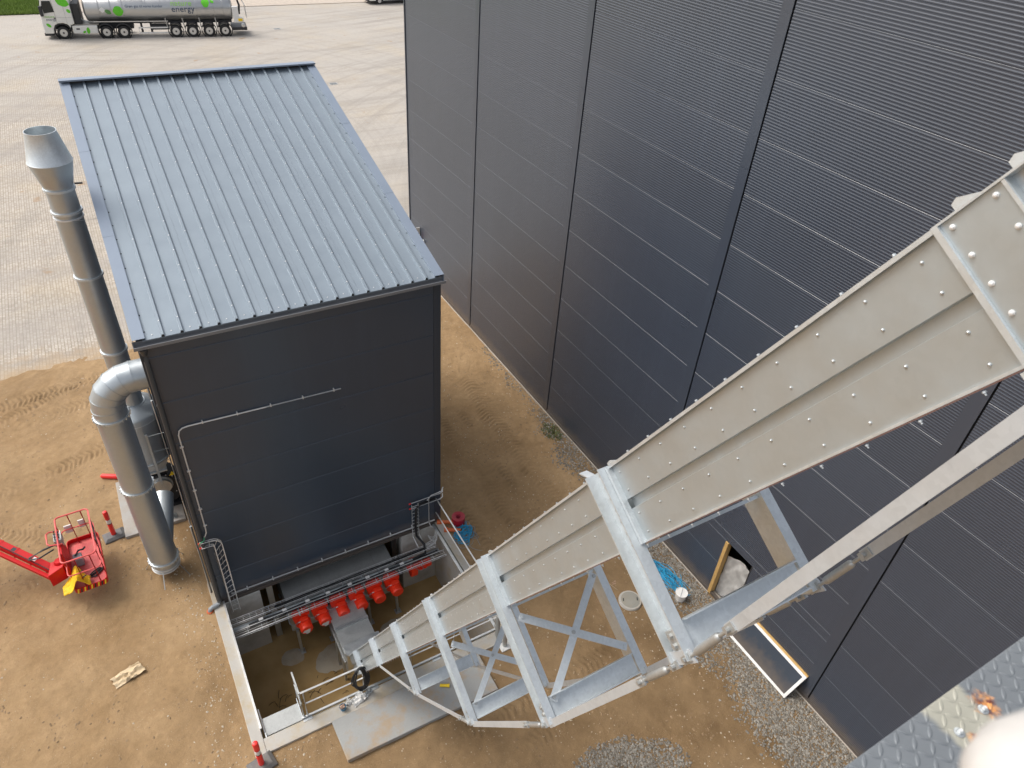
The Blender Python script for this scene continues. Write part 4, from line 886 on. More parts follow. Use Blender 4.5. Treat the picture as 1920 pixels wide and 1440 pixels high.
MB().lathe((fx_, fyy, 9.55), (0, 0, 1), [(rs_, 0), (rs_+.01, .03), (.41, .52), (.41, .55)], 40, caps=False).build('lower_cone', M_DUCT, ch, True)
MB().lathe((fx_, fyy, 10.10), (0, 0, 1), [(.413, 0), (.423, .01), (.413, .02), (.285, .60), (.29, .62), (.278, .62), (.40, .02)], 40, caps=False).build('upper_cone', M_FRAME, ch, True)
MB().lathe((fx_, fyy, 10.38), (0, 0, 1), [(.05, 0), (.32, .01)], 24, caps=True).build('inner_damper', M_FRAME, ch, True)
MB().beam((fx_+.3, fyy-.1, 9.62), (fx_+.45, fyy-.12, 9.62), .03, .03).build('handle', M_BLKM, ch)
mb = MB(); ring(mb, (fx_, fyy, 8.9), (0, 0, 1), rs_, .03, .02); mb.build('guy_clamp', M_ZINC, ch, True)
for dy2 in (-.28, .28): MB().tube([(fx_+.05, fyy+dy2*1.1, 8.9), (-.2, fyy+dy2*1.3, 8.9)], .008, 5).build('stay_rod', M_GALVD, ch, True)
# silencer and transition
MB().lathe((fx_-.06, fyy, 1.95), (0, 0, 1), [(.62, 0), (.65, .03), (.65, 1.45), (.67, 1.46), (.67, 1.60), (.63, 1.66), (.36, 1.80), (.31, 1.85)], 44).build('silencer', M_DUCT, ch, True)
for z in (2.05, 3.40): mb = MB(); ring(mb, (fx_-.06, fyy, z), (0, 0, 1), .65, .03, .025); mb.build('band', M_FRAME, ch, True)
MB().loft([[(fx_+sx*.25, fyy+sy*.25, 1.45) for sx, sy in ((-1, -1), (1, -1), (1, 1), (-1, 1))], [(fx_+sx*.42, fyy+sy*.42, 1.95) for sx, sy in ((-1, -1), (1, -1), (1, 1), (-1, 1))]]).build('transition', M_GALV, ch)
MB().box(fx_-.30, fx_+.30, fyy-.30, fyy+.30, 1.41, 1.45).build('transition_flange', M_FRAME, ch)
fan = empty('extraction_fan', (fx_, 16.6, .12), 'black centrifugal fan with yellow warning sticker below the exhaust stack', 'fan')
prof = [(.62*math.cos(a)*(.82+.18*a/6.28), .80+.62*math.sin(a)*(.82+.18*a/6.28)) for a in [2*math.pi*k/28 for k in range(28)]]
MB().prism([(fx_+x, fyy-.32, z) for x, z in prof], (0, .64, 0)).build('scroll_housing', M_BLKM, fan, True, bevel=.01)
MB().box(fx_-.27, fx_+.27, fyy-.27, fyy+.27, 1.0, 1.408).build('outlet', M_BLKM, fan)
MB().lathe((fx_+.05, fyy-.32, .98), (0, -1, 0), [(.30, 0), (.30, .03), (.26, .04), (.25, .12)], 30).build('inlet_cone', M_GALV, fan, True)
MB().lathe((fx_, fyy+.33, .8), (0, 1, 0), [(.2, 0), (.2, .5), (.15, .55)], 20).build('motor', M_BLKM, fan, True)
m = MB()
for k in range(16):
    a = 2*math.pi*k/16; m.lathe((fx_+.05+.45*math.cos(a), fyy-.32, .90+.42*math.sin(a)), (0, -1, 0), [(.016, 0), (.016, .015)], 6)
m.build('bolts', M_ZINC, fan)
MB().prism([(fx_+.30, fyy-.326, 1.22), (fx_+.48, fyy-.326, 1.22), (fx_+.39, fyy-.326, 1.37)], (0, -.003, 0)).build('warning_sticker', M_YTUBE, fan)
MB().box(fx_-.4, fx_+.45, fyy-.4, fyy+.8, .12, .22).build('base_frame', M_BLKM, fan)
tag(MB().box(-1.98, -.42, 15.9, 18.2, -.1, .12).build('fan_slab', mat_concrete('fan_slab_concrete', (.38, .36, .33), (.32, .24, .16), .5), None, bevel=.015, loc=(-1.2, 17, 0)), 'rough concrete base slab under the fan beside the large duct', 'slab')
sp_ = empty('support_post', (-.72, 16.05, .1), 'slim galvanised support post in front of the silencer', 'post')
MB().box(-.76, -.70, 16.08, 16.14, .12, 3.2).build('column', M_GALV, sp_); MB().box(-.84, -.62, 16.0, 16.22, .12, .135).build('foot_plate', M_GALV, sp_)
MB().tube([(-.36, 16.3, .1), (-.36, 16.4, 4.6)], .03, 8).tube([(-.30, 15.9, .1), (-.30, 15.9, 5.9)], .02, 8).build('cable_pipe', M_GALVD, sp_, True)
for z in (4.4, 3.5, 2.6): MB().tube([(-.73, 16.1, min(z, 3.15)), (-.25, 16.1, min(z, 3.15))], .02, 6).build('tie', M_GALV, sp_, True)
# ================================================================== MARKERS
def marker(name, x, y, ang, label, group='red and white marker posts', lie=False):
    g = local(empty(name, (0, 0, 0), label, 'marker post', group))
    g.location = (x, y, .03); g.rotation_euler = (0, 0, ang)
    b = MB().loft([[(sx*.27, sy*.19, 0) for sx, sy in ((-1, -1), (1, -1), (1, 1), (-1, 1))], [(sx*.27, sy*.19, .05) for sx, sy in ((-1, -1), (1, -1), (1, 1), (-1, 1))], [(sx*.19, sy*.12, .11) for sx, sy in ((-1, -1), (1, -1), (1, 1), (-1, 1))]])
    b.build('base', M_BASE, g, bevel=.008)
    p = MB().lathe((0, 0, .1), (0, 0, 1), [(.06, 0), (.06, .42), (.05, .44)], 16).build('tube', M_MARK, g, True)
    MB().lathe((0, 0, .545), (0, 0, 1), [(.052, 0), (.056, .02), (.056, .12), (.052, .14)], 16).build('white_band', M_WHITE, p, True)
    MB().lathe((0, 0, .53), (0, 0, 1), [(.058, 0), (.058, .02)], 16).build('dark_band', M_BLACK, p, True)
    MB().lathe((0, 0, .69), (0, 0, 1), [(.05, 0), (.062, .03), (.062, .27), (.05, .30), (.03, .31)], 16).build('tip', M_MARK, p, True)
    return g
marker('marker_post', -2.24, 16.15, .15, 'red marker post with white band on grey base beside the fan slab')
marker('marker_post', -.28, 8.22, .2, 'red marker post with white band at the near corner of the pit kerb')
rl = empty('fallen_tube', (-2.05, 18.5, .05), 'fallen red marker tube lying on soil behind the large duct', 'tube')
MB().lathe((-2.32, 18.68, .11), (.62, -.35, .0), [(.03, 0), (.07, .04), (.075, .3), (.075, .66), (.06, .7)], 14).build('tube', M_MARK, rl, True)
# ================================================================== SMALL THINGS BY THE HALL
mh = empty('manhole_cover', (9.27, 7.92, .0), 'round grey concrete manhole cover in brown soil under the conveyor', 'manhole')
MB().lathe((9.27, 7.92, -.1), (0, 0, 1), [(.31, 0), (.31, .16), (.29, .19), (.02, .195)], 36).build('ring', M_CONC, mh, True)
MB().lathe((9.27, 7.92, .093), (0, 0, 1), [(.25, 0), (.25, .006), (.245, .008), (.02, .009)], 36).build('lid', mat_concrete('manhole_concrete', (.30, .29, .25)), mh, True)
for a in (2.7, 5.9): MB().obox((9.27+.19*math.cos(a), 7.92+.19*math.sin(a), .106), (math.cos(a+1.4), math.sin(a+1.4), 0), (-math.sin(a+1.4), math.cos(a+1.4), 0), (0, 0, 1), .045, .012, .008).build('lifting_slot', M_BLKM, mh)
bk = empty('bucket', (10.52, 7.36, .03), 'white plastic bucket with lid on the gravel beside blue rope', 'bucket')
MB().lathe((10.52, 7.36, .03), (0, 0, 1), [(.125, 0), (.15, .27)], 28).build('body', M_WHITE, bk, True); MB().lathe((10.52, 7.36, .285), (0, 0, 1), [(.162, 0), (.165, .03), (.15, .035), (.14, .025), (.01, .025)], 28).build('lid', M_WHITE, bk, True)
MB().tube([(10.40, 7.27, .315), (10.52, 7.36, .325), (10.63, 7.45, .315)], .006, 6).build('handle', M_PVC, bk, True)
def rope(name, cx, cy, sx, sy, rot, label, seed, mat=M_ROPE, n=26, rr=.009, hz=.12):
    r = random.Random(seed); g = empty(name, (cx, cy, .02), label, 'rope'); mb = MB()
    for k in range(n):
        w_, h_ = r.uniform(.25, 1)*sx*.5, r.uniform(.3, 1)*sy*.5; ox, oy = r.gauss(0, .12)*sx, r.gauss(0, .15)*sy; ph = r.uniform(0, 6.28); z0 = .03+r.random()*hz
        pts = []
        for j in range(20):
            t = 2*math.pi*j/20; x = ox+w_*math.cos(t)+.05*sx*math.sin(3*t+ph); y = oy+h_*math.sin(t+.3)+.05*sy*math.cos(2*t+ph)
            pts.append((cx+x*math.cos(rot)-y*math.sin(rot), cy+x*math.sin(rot)+y*math.cos(rot), z0*(1-.6*(x*x/sx/sx+y*y/sy/sy)*2)+.02*math.sin(2*t+ph)))
        mb.tube(pts, rr, 5, True)
    mb.build('strands', mat, g, True); return g
rope('rope_pile', 10.62, 8.12, .55, 1.15, .25, 'tangled blue rope pile on gravel beside the white bucket', 5, n=34, rr=.008)
rope('rope_pile', 6.38, 11.98, .6, .7, .2, 'tangled blue rope pile on soil beside the red hose roll', 9, n=20, rr=.010)
rope('wire_coil', 6.45, 11.9, .95, 1.0, .5, 'loose pale wire coil lying round the blue rope at the pit corner', 14, M_PVC, 5, .006, .06)
hr = empty('hose_roll', (6.40, 12.40, .03), 'red flat hose rolled into a drum on soil right of the boiler house', 'hose')
mb = MB()
for k in range(9):
    ri, ro = .085+.012*k, .085+.012*k+.0105; mb.lathe((6.40, 12.40, .05), (0, 0, 1), [(ri, 0), (ro, 0), (ro, .24+.004*(k % 2)), (ri, .24+.004*(k % 2)), (ri, 0)], 30, caps=False)
mb.build('coil', M_HOSE, hr, True); MB().lathe((6.40, 12.40, .05), (0, 0, 1), [(.07, 0), (.083, 0), (.083, .22), (.07, .22)], 24, caps=False).build('core', pm('pink_core', (.5, .06, .1), .5), hr, True)
for i, (x, y, a, lab) in enumerate(((6.02, 12.52, -.45, 'orange drain pipe stub on soil nearest the boiler house corner'), (6.08, 12.16, -.5, 'orange drain pipe stub lying beside the blue rope'))):
    g = empty('drain_pipe', (x, y, .05), lab, 'pipe', 'orange drain pipe stubs'); d = V((math.cos(a), math.sin(a), .0))
    MB().lathe(V((x, y, .12))-d*.22, d, [(.065, 0), (.075, .0), (.075, .10), (.065, .11), (.055, .12), (.055, .46), (.047, .46), (.047, 0)], 18, caps=False).build('pipe', M_ORANGE, g, True)
tag(MB().tube([(8.95, 9.3, .03), (9.05, 8.8, .035), (9.2, 8.3, .03)], .007, 5).build('pale_cord', M_PEB, None, True, loc=(9.05, 8.8, .02)), 'thin pale cord on soil running to the manhole cover', 'cord')
for i, (x, y, lab) in enumerate(((5.62, 8.62, 'white square foot plate farther from the camera under the conveyor'), (5.66, 8.30, 'white square foot plate nearer the camera under the conveyor'))):
    g = empty('post_foot', (x, y, .0), lab, 'post foot', 'white post feet by the slab')
    MB().box(x-.14, x+.14, y-.13, y+.13, .01, .06).build('plate', M_WHITE, g, bevel=.004); MB().lathe((x, y, .06), (0, 0, 1), [(.055, 0), (.055, .85)], 14).build('stub', M_GALVD, g, True)
    for a, b in ((-.1, -.1), (.1, -.1), (.1, .1), (-.1, .1)): MB().lathe((x+a, y+b, .06), (0, 0, 1), [(.012, 0), (.012, .02)], 6).build('bolt', M_GALVD, g)
# ================================================================== BOOM LIFT
bl = local(empty('boom_lift', (0, 0, 0), 'red boom lift arm with railed work platform parked on bare soil', 'boom lift'))
BLX, BLY, BZ = -2.86, 14.98, .55
bl.location = (BLX, BLY, BZ); bl.rotation_euler = (0, 0, .03)
hx, hy = .36, .86
def rrect(hx, hy, r, z, n=5):
    p = []
    for cx, cy, a0 in ((hx-r, hy-r, 0), (-hx+r, hy-r, 90), (-hx+r, -hy+r, 180), (hx-r, -hy+r, 270)):
        for k in range(n+1): a = math.radians(a0+90*k/n); p.append((cx+r*math.cos(a), cy+r*math.sin(a), z))
    return p
fo = MB().loft([rrect(hx, hy, .10, 0), rrect(hx, hy, .10, .03)]).build('floor_tray', M_LIFTF, bl)
o_, i_ = rrect(hx+.012, hy+.012, .11, 0), rrect(hx-.004, hy-.004, .10, 0)
MB().loft([[(x, y, 0) for x, y, z in o_], [(x, y, .16) for x, y, z in o_], [(x, y, .16) for x, y, z in i_], [(x, y, .031) for x, y, z in i_]], caps=False).build('toe_board', M_LIFT, bl)
mb = MB()
for k in range(16): mb.box(-.30+.04*k, -.29+.04*k, -.78, .70, .031, .035)
mb.build('floor_ribs', M_LIFTF, fo)
for k in range(9):
    x = -.32+.075*k; MB().prism([(x, -hy-.0135, .01), (x+.035, -hy-.0135, .01), (x+.065, -hy-.0135, .15), (x+.03, -hy-.0135, .15)], (0, -.003, 0)).build('hazard_stripe', M_YTUBE if k % 2 == 0 else M_BLKM, bl)
mb = MB()
mb.tube(rrect(.37, .80, .09, 1.10), .020, 8, True); mb.build('top_rail', M_LIFTP, bl, True)
mb = MB(); mb.tube([p for p in rrect(.36, .80, .09, .60)], .016, 8, True); mb.build('mid_rail', M_LIFTP, bl, True)
for x, y in ((.36, .55), (.36, -.1), (.36, -.6), (-.1, .80), (.2, .80), (-.1, -.80), (.22, -.80), (-.36, .5), (-.36, -.45)):
    MB().tube([(x*1.0, y*1.0, .05), (x, y, 1.1)], .017, 7).build('rail_post', M_LIFT, bl, True)
# control box and guard
MB().box(-.46, -.28, .02, .30, .92, 1.08).build('control_box', pm('grey_console', (.30, .31, .31), .5), bl, bevel=.015)
for k in range(5): MB().lathe((-.42+.04*(k % 2)*2, .06+.05*k, 1.08), (.1, .1, 1), [(.016, 0), (.012, .03), (.008, .07), (.017, .08), (.017, .11)], 8).build('joystick', M_BLACK, bl, True)
MB().box(-.30, -.285, .03, .31, .85, 1.12).build('control_panel', M_WHITE, bl)
MB().tube([(-.30, -.05, 1.0), (-.55, -.04, 1.06), (-.60, .02, 1.07), (-.60, .36, 1.07), (-.54, .42, 1.06), (-.34, .42, 1.0)], .018, 8).build('console_guard', M_LIFTP, bl, True)
MB().box(-.42, -.34, -.35, .45, .12, .95).build('mast_plate', M_LIFT, bl, bevel=.01)
MB().box(-.26, -.06, -.05, .18, .04, .3).build('foot_switch', pm('grey_box', (.35, .36, .37), .5), bl, bevel=.015); MB().tube([(-.2, .1, .3), (-.1, .2, .36), (.0, .22, .33), (.04, .3, .30)], .025, 7).build('hose', M_BLACK, bl, True)
MB().tube([(.36, .5, .95), (.375, .3, .8), (.37, .0, .7), (.36, -.1, .3)], .018, 7).build('cable', M_BLACK, bl, True)
MB().box(.335, .345, .28, .42, .5, .62).box(.335, .345, .05, .17, .5, .62).build('sticker', M_WHITE, bl)
# rotator, fly boom towards -x, +y
MB().lathe((-.52, -.1, .15), (0, 0, 1), [(.10, 0), (.12, .05), (.12, .35), (.09, .4)], 18).build('rotator', M_LIFT, bl, True)
MB().hexa([(-.80, -.42, .05), (-.45, -.30, .05), (-.40, .05, .05), (-.72, -.0, .05), (-.80, -.42, .45), (-.45, -.30, .5), (-.40, .05, .5), (-.72, -.0, .45)]).build('knuckle', M_LIFT, bl, bevel=.015)
b0, b1 = V((-.62, -.20, .28)), V((-2.10, 1.52, .72))
MB().beam(b0, b1, .18, .19).build('fly_boom', M_LIFT, bl, bevel=.02)
MB().beam(b0+V((-.10, -.13, -.10)), b1+V((-.10, -.13, -.1)), .09, .10).build('leveling_link', M_LIFT, bl, bevel=.01)
d_ = (b1-b0).normalized()
MB().lathe(b1+V((-.05, -.18, .0)), (.68, .73, 0), [(.10, 0), (.16, .02), (.16, .34), (.10, .36)], 18).build('boom_joint', M_LIFT, bl, True)
b2 = b1+V((-1.7, -.7, -.2)); MB().beam(b1, b2, .26, .30).build('main_boom', M_LIFT, bl, bevel=.02)
b3 = b2+V((-2.6, -.4, .35)); MB().beam(b2, b3, .30, .34).build('main_boom', M_LIFT, bl, bevel=.02)
MB().tube([b1+V((.25, -.15, .22)), b1+V((-.05, -.32, .26)), b1+V((-.35, -.36, .24)), b1+V((-.7, -.35, .2))], .028, 7).build('hydraulic_hose', M_BLACK, bl, True)
MB().tube([b0+V((-.5, .5, .26)), b0+V((-.15, .42, .46)), b0+V((.1, .4, .52)), b0+V((.2, .35, .5))], .025, 7).tube([b0+V((-.52, .45, .26)), b0+V((-.25, .25, .40)), b0+V((.08, .28, .5))], .02, 7).build('hydraulic_hose', M_BLACK, bl, True)
for k in range(3):
    p = b0+(b1-b0)*(.25+.25*k); MB().beam(p+V((.0, .0, .097)), p+d_*.12+V((0, 0, .097)), .10, .004).build('decal', M_WHITE if k != 1 else M_BLKM, bl)
for k in range(5):
    p = b0+(b1-b0)*(.1+.2*k); MB().beam(p, p+d_*.03, .19, .20).build('boom_band', M_LIFT, bl)
MB().tube([b0+V((-.1, -.02, .12)), b0+(b1-b0)*.5+V((-.06, -.06, .125)), b1+V((-.05, -.05, .12))], .012, 6).build('hydraulic_line', M_BLACK, bl, True)
MB().box(.05, .2, .83, .86, .5, .75).box(-.28, -.1, .83, .86, .45, .7).build('sign_plate', M_WHITE, bl)
# chassis (outside the picture, carries the boom)
cb_ = b3+V((-.6, 0, 0))
MB().box(cb_.x-.9, cb_.x+.5, cb_.y-.7, cb_.y+.7, -.10, .9).build('chassis', M_LIFT, bl, bevel=.05)
for sx in (-.75, .35):
    for sy in (-.85, .70): MB().lathe((cb_.x+sx, cb_.y+sy, -.15), (0, 1, 0), [(.2, 0), (.38, .03), (.38, .15), (.2, .18)], 22).build('wheel', M_BLACK, bl, True)
# yellow jacket over the rail, harness on the floor
jk = empty('yellow_jacket', (BLX-.27, BLY-.78, BZ+.3), 'yellow work jacket draped over the near corner of the red lift platform', 'jacket')
n, m_ = 22, 16; pts = []
for i in range(n):
    for j in range(m_):
        u, v = i/(n-1), j/(m_-1); x = -.62+.62*u; y = -.96+.42*v+.08*math.sin(3*u); zz = .10+.34*math.exp(-((u-.62)/.22)**2)+.06*float(fbm(u*3, v*3, .5, 70))*2+.10*math.sin(v*3.1)*u
        wv = .75+.5*math.sin(math.pi*min(1, u*1.15)); y = -.76+(y+.76)*wv; pts.append((BLX+x+.05, BLY+y+.02, BZ+zz+.02))
mb = MB().add(pts, [(i*m_+j, (i+1)*m_+j, (i+1)*m_+j+1, i*m_+j+1) for i in range(n-1) for j in range(m_-1)]); jo = mb.build('fabric', M_YEL, jk, True)
sm_ = jo.modifiers.new('thick', 'SOLIDIFY'); sm_.thickness = .015
MB().beam((BLX-.16, BLY-.66, BZ+.42), (BLX-.06, BLY-.55, BZ+.40), .03, .012).beam((BLX-.10, BLY-.80, BZ+.40), (BLX+.0, BLY-.70, BZ+.36), .03, .012).build('strap', M_BLACK, jk)
hn = empty('harness', (BLX+.18, BLY-.45, BZ+.04), 'black harness strap coiled on the floor of the red lift platform', 'harness')
mb = MB()
for k in range(4): mb.tube([(BLX+.16+(.15-.012*k)*math.cos(t), BLY-.42+(.05-.005*k)*math.sin(t)+.06*math.cos(t), BZ+.06+.012*k) for t in [2*math.pi*j/18 for j in range(18)]], .014, 6, True)
mb.tube([(BLX+.0, BLY-.5, BZ+.05), (BLX+.15, BLY-.56, BZ+.06), (BLX+.3, BLY-.42, BZ+.06), (BLX+.33, BLY-.32, BZ+.06)], .018, 6); mb.build('webbing', M_BLACK, hn, True)
# ================================================================== TANKER TRUCK
M_CAB = pm('cab_white', (.76, .75, .70), .25, 0, .02, 1)
M_LEAF = pm('leaf_green', (.12, .55, .02), .4, 0, .05); M_NAVY = pm('navy_print', (.03, .06, .12), .4, 0, .05); M_LIME = pm('lime_print', (.30, .60, .12), .4, 0, .05)
M_TANK = pm('polished_tank', (.50, .50, .49), .36, .85, .04, 1.5); M_GLASS = pm('dark_glass', (.01, .015, .014), .06, 0, .05)
M_RIM = pm('alloy_rim', (.62, .61, .58), .35, .5, .08, 9); M_CHAS = pm('chassis_grey', (.03, .03, .032), .6, 0, .2)
ang = math.atan2(72.15-74.05, 12.9-.42)
tk = local(empty('tractor_unit', (.42, 73.95, 0), 'white truck cab with green leaf prints coupled to the silver tanker', 'truck')); tk.rotation_euler = (0, 0, ang)
# local: +x backwards along the truck, near side at y=0, width to y=2.5
def wheel(parent, x, y, r=.48, wd=.32, dual=False):
    t = MB().lathe((x, y, r), (0, 1, 0), [(.29, 0), (r-.05, .0), (r, .05), (r, wd-.05), (r-.05, wd), (.29, wd), (.29, 0)], 26, caps=False).build('wheel', M_BLACK, parent, True)
    MB().lathe((x, y+.015, r), (0, 1, 0), [(.28, -.01), (.29, .0), (.24, .02), (.22, .07), (.13, .06), (.12, -.0), (.06, -.02), (.01, -.02)], 22).build('rim', M_RIM, t, True)
    m = MB()
    for k in range(10): a = 2*math.pi*k/10; m.lathe((x+.17*math.cos(a), y+.075, r+.17*math.sin(a)), (0, -1, 0), [(.022, 0), (.016, .03)], 6)
    MB().lathe((x, y+.01, r), (0, -1, 0), [(.075, 0), (.07, .05), (.03, .06)], 12).build('hub', M_CHAS, t, True); m.build('nuts', M_CHAS, t)
    return t
cabp = [(-1.32, .45), (-1.36, .9), (-1.30, 1.6), (-1.18, 2.2), (-1.0, 2.9), (-.75, 3.6), (1.0, 3.75), (1.0, 1.15), (.62, 1.02), (.55, .55), (-.6, .45)]
cabp = [(-1.34, .42), (-1.38, 1.0), (-1.32, 1.7), (-1.22, 2.3), (-1.05, 3.0), (-.8, 3.7), (.95, 3.85), (.95, 1.12), (.68, 1.06), (.62, .82), (.45, 1.10), (.15, 1.2), (-.2, 1.18), (-.48, 1.05), (-.62, .8), (-.68, .42)]
MB().prism([(x, .02, z) for x, z in cabp], (0, 2.46, 0)).build('cab', M_CAB, tk, bevel=.06)
MB().prism([(-1.0, .012, 1.95), (-.25, .012, 2.05), (-.35, .012, 2.85), (-.95, .012, 2.85), (-1.06, .012, 2.4)], (0, -.012, 0)).build('side_window', M_GLASS, tk)
MB().hexa([(-1.33, .15, 1.95), (-1.29, .15, 1.95), (-1.29, 2.35, 1.95), (-1.33, 2.35, 1.95), (-1.12, .15, 3.0), (-1.08, .15, 3.0), (-1.08, 2.35, 3.0), (-1.12, 2.35, 3.0)]).build('windscreen', M_GLASS, tk)
MB().box(-1.28, -1.05, -.22, -.02, 1.75, 2.5).build('mirror', M_CHAS, tk, bevel=.04)
MB().box(-1.42, -.75, .05, 2.45, .25, .48).build('bumper', M_CHAS, tk, bevel=.05)
MB().lathe((0, .0, .51), (0, 1, 0), [(.60, 0), (.66, 0), (.66, .4), (.60, .4)], 30, caps=False).build('wheel_arch', M_CHAS, tk, True)
m = MB()
for x0, x1, z0, z1 in ((-.28, -.26, 1.15, 2.9), (.45, .46, 1.2, 3.6)): m.box(x0, x1, .008, .019, z0, z1)
m.box(-1.2, .9, .008, .019, 1.62, 1.63); m.build('panel_gap', pm('panel_gap_grey', (.25, .25, .24), .6), tk)
MB().box(-.42, -.26, .0, .015, 1.55, 1.61).build('door_handle', M_CHAS, tk)
MB().box(.72, 2.58, .06, .35, .40, .98).build('side_skirt', M_CAB, tk, bevel=.04); MB().box(1.0, 1.25, .048, .058, .70, .80).build('skirt_vent', M_CHAS, tk)
MB().box(.9, 2.7, .3, 2.2, .98, 1.04).build('deck_plate', pm('deck_alu', (.42, .38, .33), .5, .4), tk); MB().box(-.6, 5.3, .75, 1.75, .6, .95).build('chassis', M_CHAS, tk)
MB().box(1.0, 1.5, .3, 2.1, 1.05, 2.6).build('air_kit', M_CHAS, tk, bevel=.05); MB().tube([(1.05, .5, 2.2), (1.4, .45, 1.6), (1.7, .5, 1.2), (2.0, .7, 1.15)], .05, 8).build('air_hose', M_PVC, tk, True)
for x in (0, 3.20, 4.53):
    wheel(tk, x, .0); wheel(tk, x, 2.2)
for x in (3.20, 4.53): MB().lathe((x, -.01, .51), (0, 1, 0), [(.57, 0), (.62, 0), (.62, .5), (.57, .5)], 26, caps=False).build('mudguard', M_CHAS, tk, True)
def blob(name, par, cx, cz, a, b, rot, mat, y=.0, n=20, cyl=None):
    rings = []
    for q in (1., .75, .5, .25, .02):
        pts = []
        for k in range(n):
            t = 2*math.pi*k/n; x, z = q*a*math.cos(t), q*b*math.sin(t)*(1 if abs(math.cos(t)) < .8 else .75); X, Z = cx+x*math.cos(rot)-z*math.sin(rot), cz+x*math.sin(rot)+z*math.cos(rot)
            pts.append((X, y, Z) if cyl is None else cyl(X, Z))
        rings.append(pts)
    return MB().loft(rings, caps=False).build(name, mat, par)
blob('leaf_print', tk, .50, 2.75, .48, .30, -.35, M_LEAF, .004); blob('leaf_print', tk, .78, 2.10, .17, .12, -.9, M_LEAF, .004); blob('leaf_print', tk, -.92, 1.05, .20, .11, -.7, M_LEAF, .004); blob('leaf_print', tk, 1.85, .62, .26, .13, 1.5, M_LEAF, .05); blob('leaf_print', tk, 1.55, .52, .14, .08, .6, M_LEAF, .05)
def text_mesh(name, s_, size, fn, mat, parent):
    c = bpy.data.curves.new(name, 'FONT'); c.body = s_; c.size = size; c.resolution_u = 3; c.space_character = 1.04
    o = bpy.data.objects.new(name, c); COL.objects.link(o); bpy.context.view_layer.update()
    dg = bpy.context.evaluated_depsgraph_get(); me = bpy.data.meshes.new_from_object(o.evaluated_get(dg)); COL.objects.unlink(o); bpy.data.objects.remove(o)
    me.name = name; bm = bmesh.new(); bm.from_mesh(me)
    bmesh.ops.triangulate(bm, faces=bm.faces)
    for v in bm.verts: v.co = V(fn(v.co.x, v.co.y))
    bm.to_mesh(me); bm.free(); me.materials.clear(); me.materials.append(mat)
    return inst(name, me, parent)
text_mesh('lettering', 'nature', .26, lambda x, z: (-1.05+x, .002, 1.62+z), M_LIME, tk); text_mesh('lettering', 'energy', .26, lambda x, z: (-1.0+x, .002, 1.40+z), M_NAVY, tk)
# trailer
tn = local(empty('tank_trailer', (.42, 73.95, 0), 'polished silver tank trailer with green leaf prints and lettering', 'trailer')); tn.rotation_euler = (0, 0, ang)
TR, TCY, TCZ, TA, TB = .96, 1.25, 2.07, 1.95, 13.35
MB().lathe((TA, TCY, TCZ), (1, 0, 0), [(.05, -.22), (.55, -.16), (.88, -.06), (TR, .05), (TR, TB-TA-.05), (.88, TB-TA+.06), (.55, TB-TA+.16), (.05, TB-TA+.22)], 48).build('tank', M_TANK, tn, True)
for x in (2.95, 3.85, 4.75, 6.35, 6.55, 7.7, 9.2, 10.55, 11.95, 12.7): m = MB(); m.lathe((x, TCY, TCZ), (1, 0, 0), [(TR, 0), (TR+.03, 0), (TR+.03, .05), (TR, .05)], 48, caps=False); m.build('tank_ring', M_TANK, tn, True)
MB().box(2.6, 13.3, .75, 1.75, 1.0, 1.18).box(2.5, 8.0, .28, .36, 1.18, 1.26).build('chassis', M_CHAS, tn); MB().box(2.4, 8.1, .20, .30, 1.22, 1.28).build('side_beam', M_ALU, tn)
for x in (5.85, 6.6): MB().box(x, x+.16, .5, .66, .25, 1.15).build('landing_leg', M_CHAS, tn)
MB().box(5.7, 8.25, .12, .16, .32, .42).box(5.7, 8.25, .12, .16, .72, .82).box(5.7, 5.74, .12, .16, .32, .82).build('side_guard', M_WHITE, tn)
MB().box(6.7, 8.1, .4, .9, .55, .95).build('tool_box', M_CHAS, tn)
for x in (8.60, 9.95, 11.30, 12.62):
    wheel(tn, x, .0); wheel(tn, x, 2.18); MB().lathe((x, -.01, .51), (0, 1, 0), [(.58, 0), (.63, 0), (.63, .4), (.58, .4)], 26, caps=False).build('mudguard', M_CHAS, tn, True)
    MB().beam((x-.68, .2, 1.5), (x-.6, .15, .75), .06, .06).build('stay', M_TANK, tn)
MB().box(13.45, 13.95, .15, .55, 1.5, 2.35).build('valve_box', M_WHITE, tn, bevel=.03); MB().box(13.5, 14.3, .1, .4, 1.1, 1.5).build('locker', M_WHITE, tn, bevel=.02); MB().box(13.85, 14.2, .085, .098, 1.2, 1.42).build('yellow_plate', M_YTUBE, tn)
MB().tube([(13.6, .3, 3.3), (14.2, .3, 3.1), (14.55, .3, 2.4), (14.6, .3, 1.4)], .03, 7).tube([(13.6, 1.2, 3.3), (14.2, 1.2, 3.1), (14.55, 1.2, 2.4), (14.6, 1.2, 1.4)], .03, 7).tube([(14.0, .3, 3.15), (14.0, 1.2, 3.15)], .03, 7).tube([(14.55, .3, 2.4), (14.55, 1.2, 2.4)], .03, 7).build('rear_frame', M_ALU, tn, True)
MB().tube([(13.4, .8, 2.9), (13.9, .6, 3.2), (14.1, .6, 2.4), (14.0, .5, 1.7)], .09, 9).build('suction_hose', M_BLACK, tn, True)
MB().box(13.2, 14.5, .2, 2.3, .45, .7).build('rear_bumper', M_CHAS, tn, bevel=.04); MB().lathe((14.2, .35, .85), (0, -1, 0), [(.16, 0), (.16, .2), (.1, .22)], 16).build('coupling', M_ALU, tn, True)
MB().box(4.4, 6.3, .55, .65, 3.0, 3.1).build('top_pipe', M_BLKM, tn)
MB().box(2.6, 13.0, 1.0, 1.5, TCZ+TR, TCZ+TR+.06).build('catwalk', M_ALU, tn)
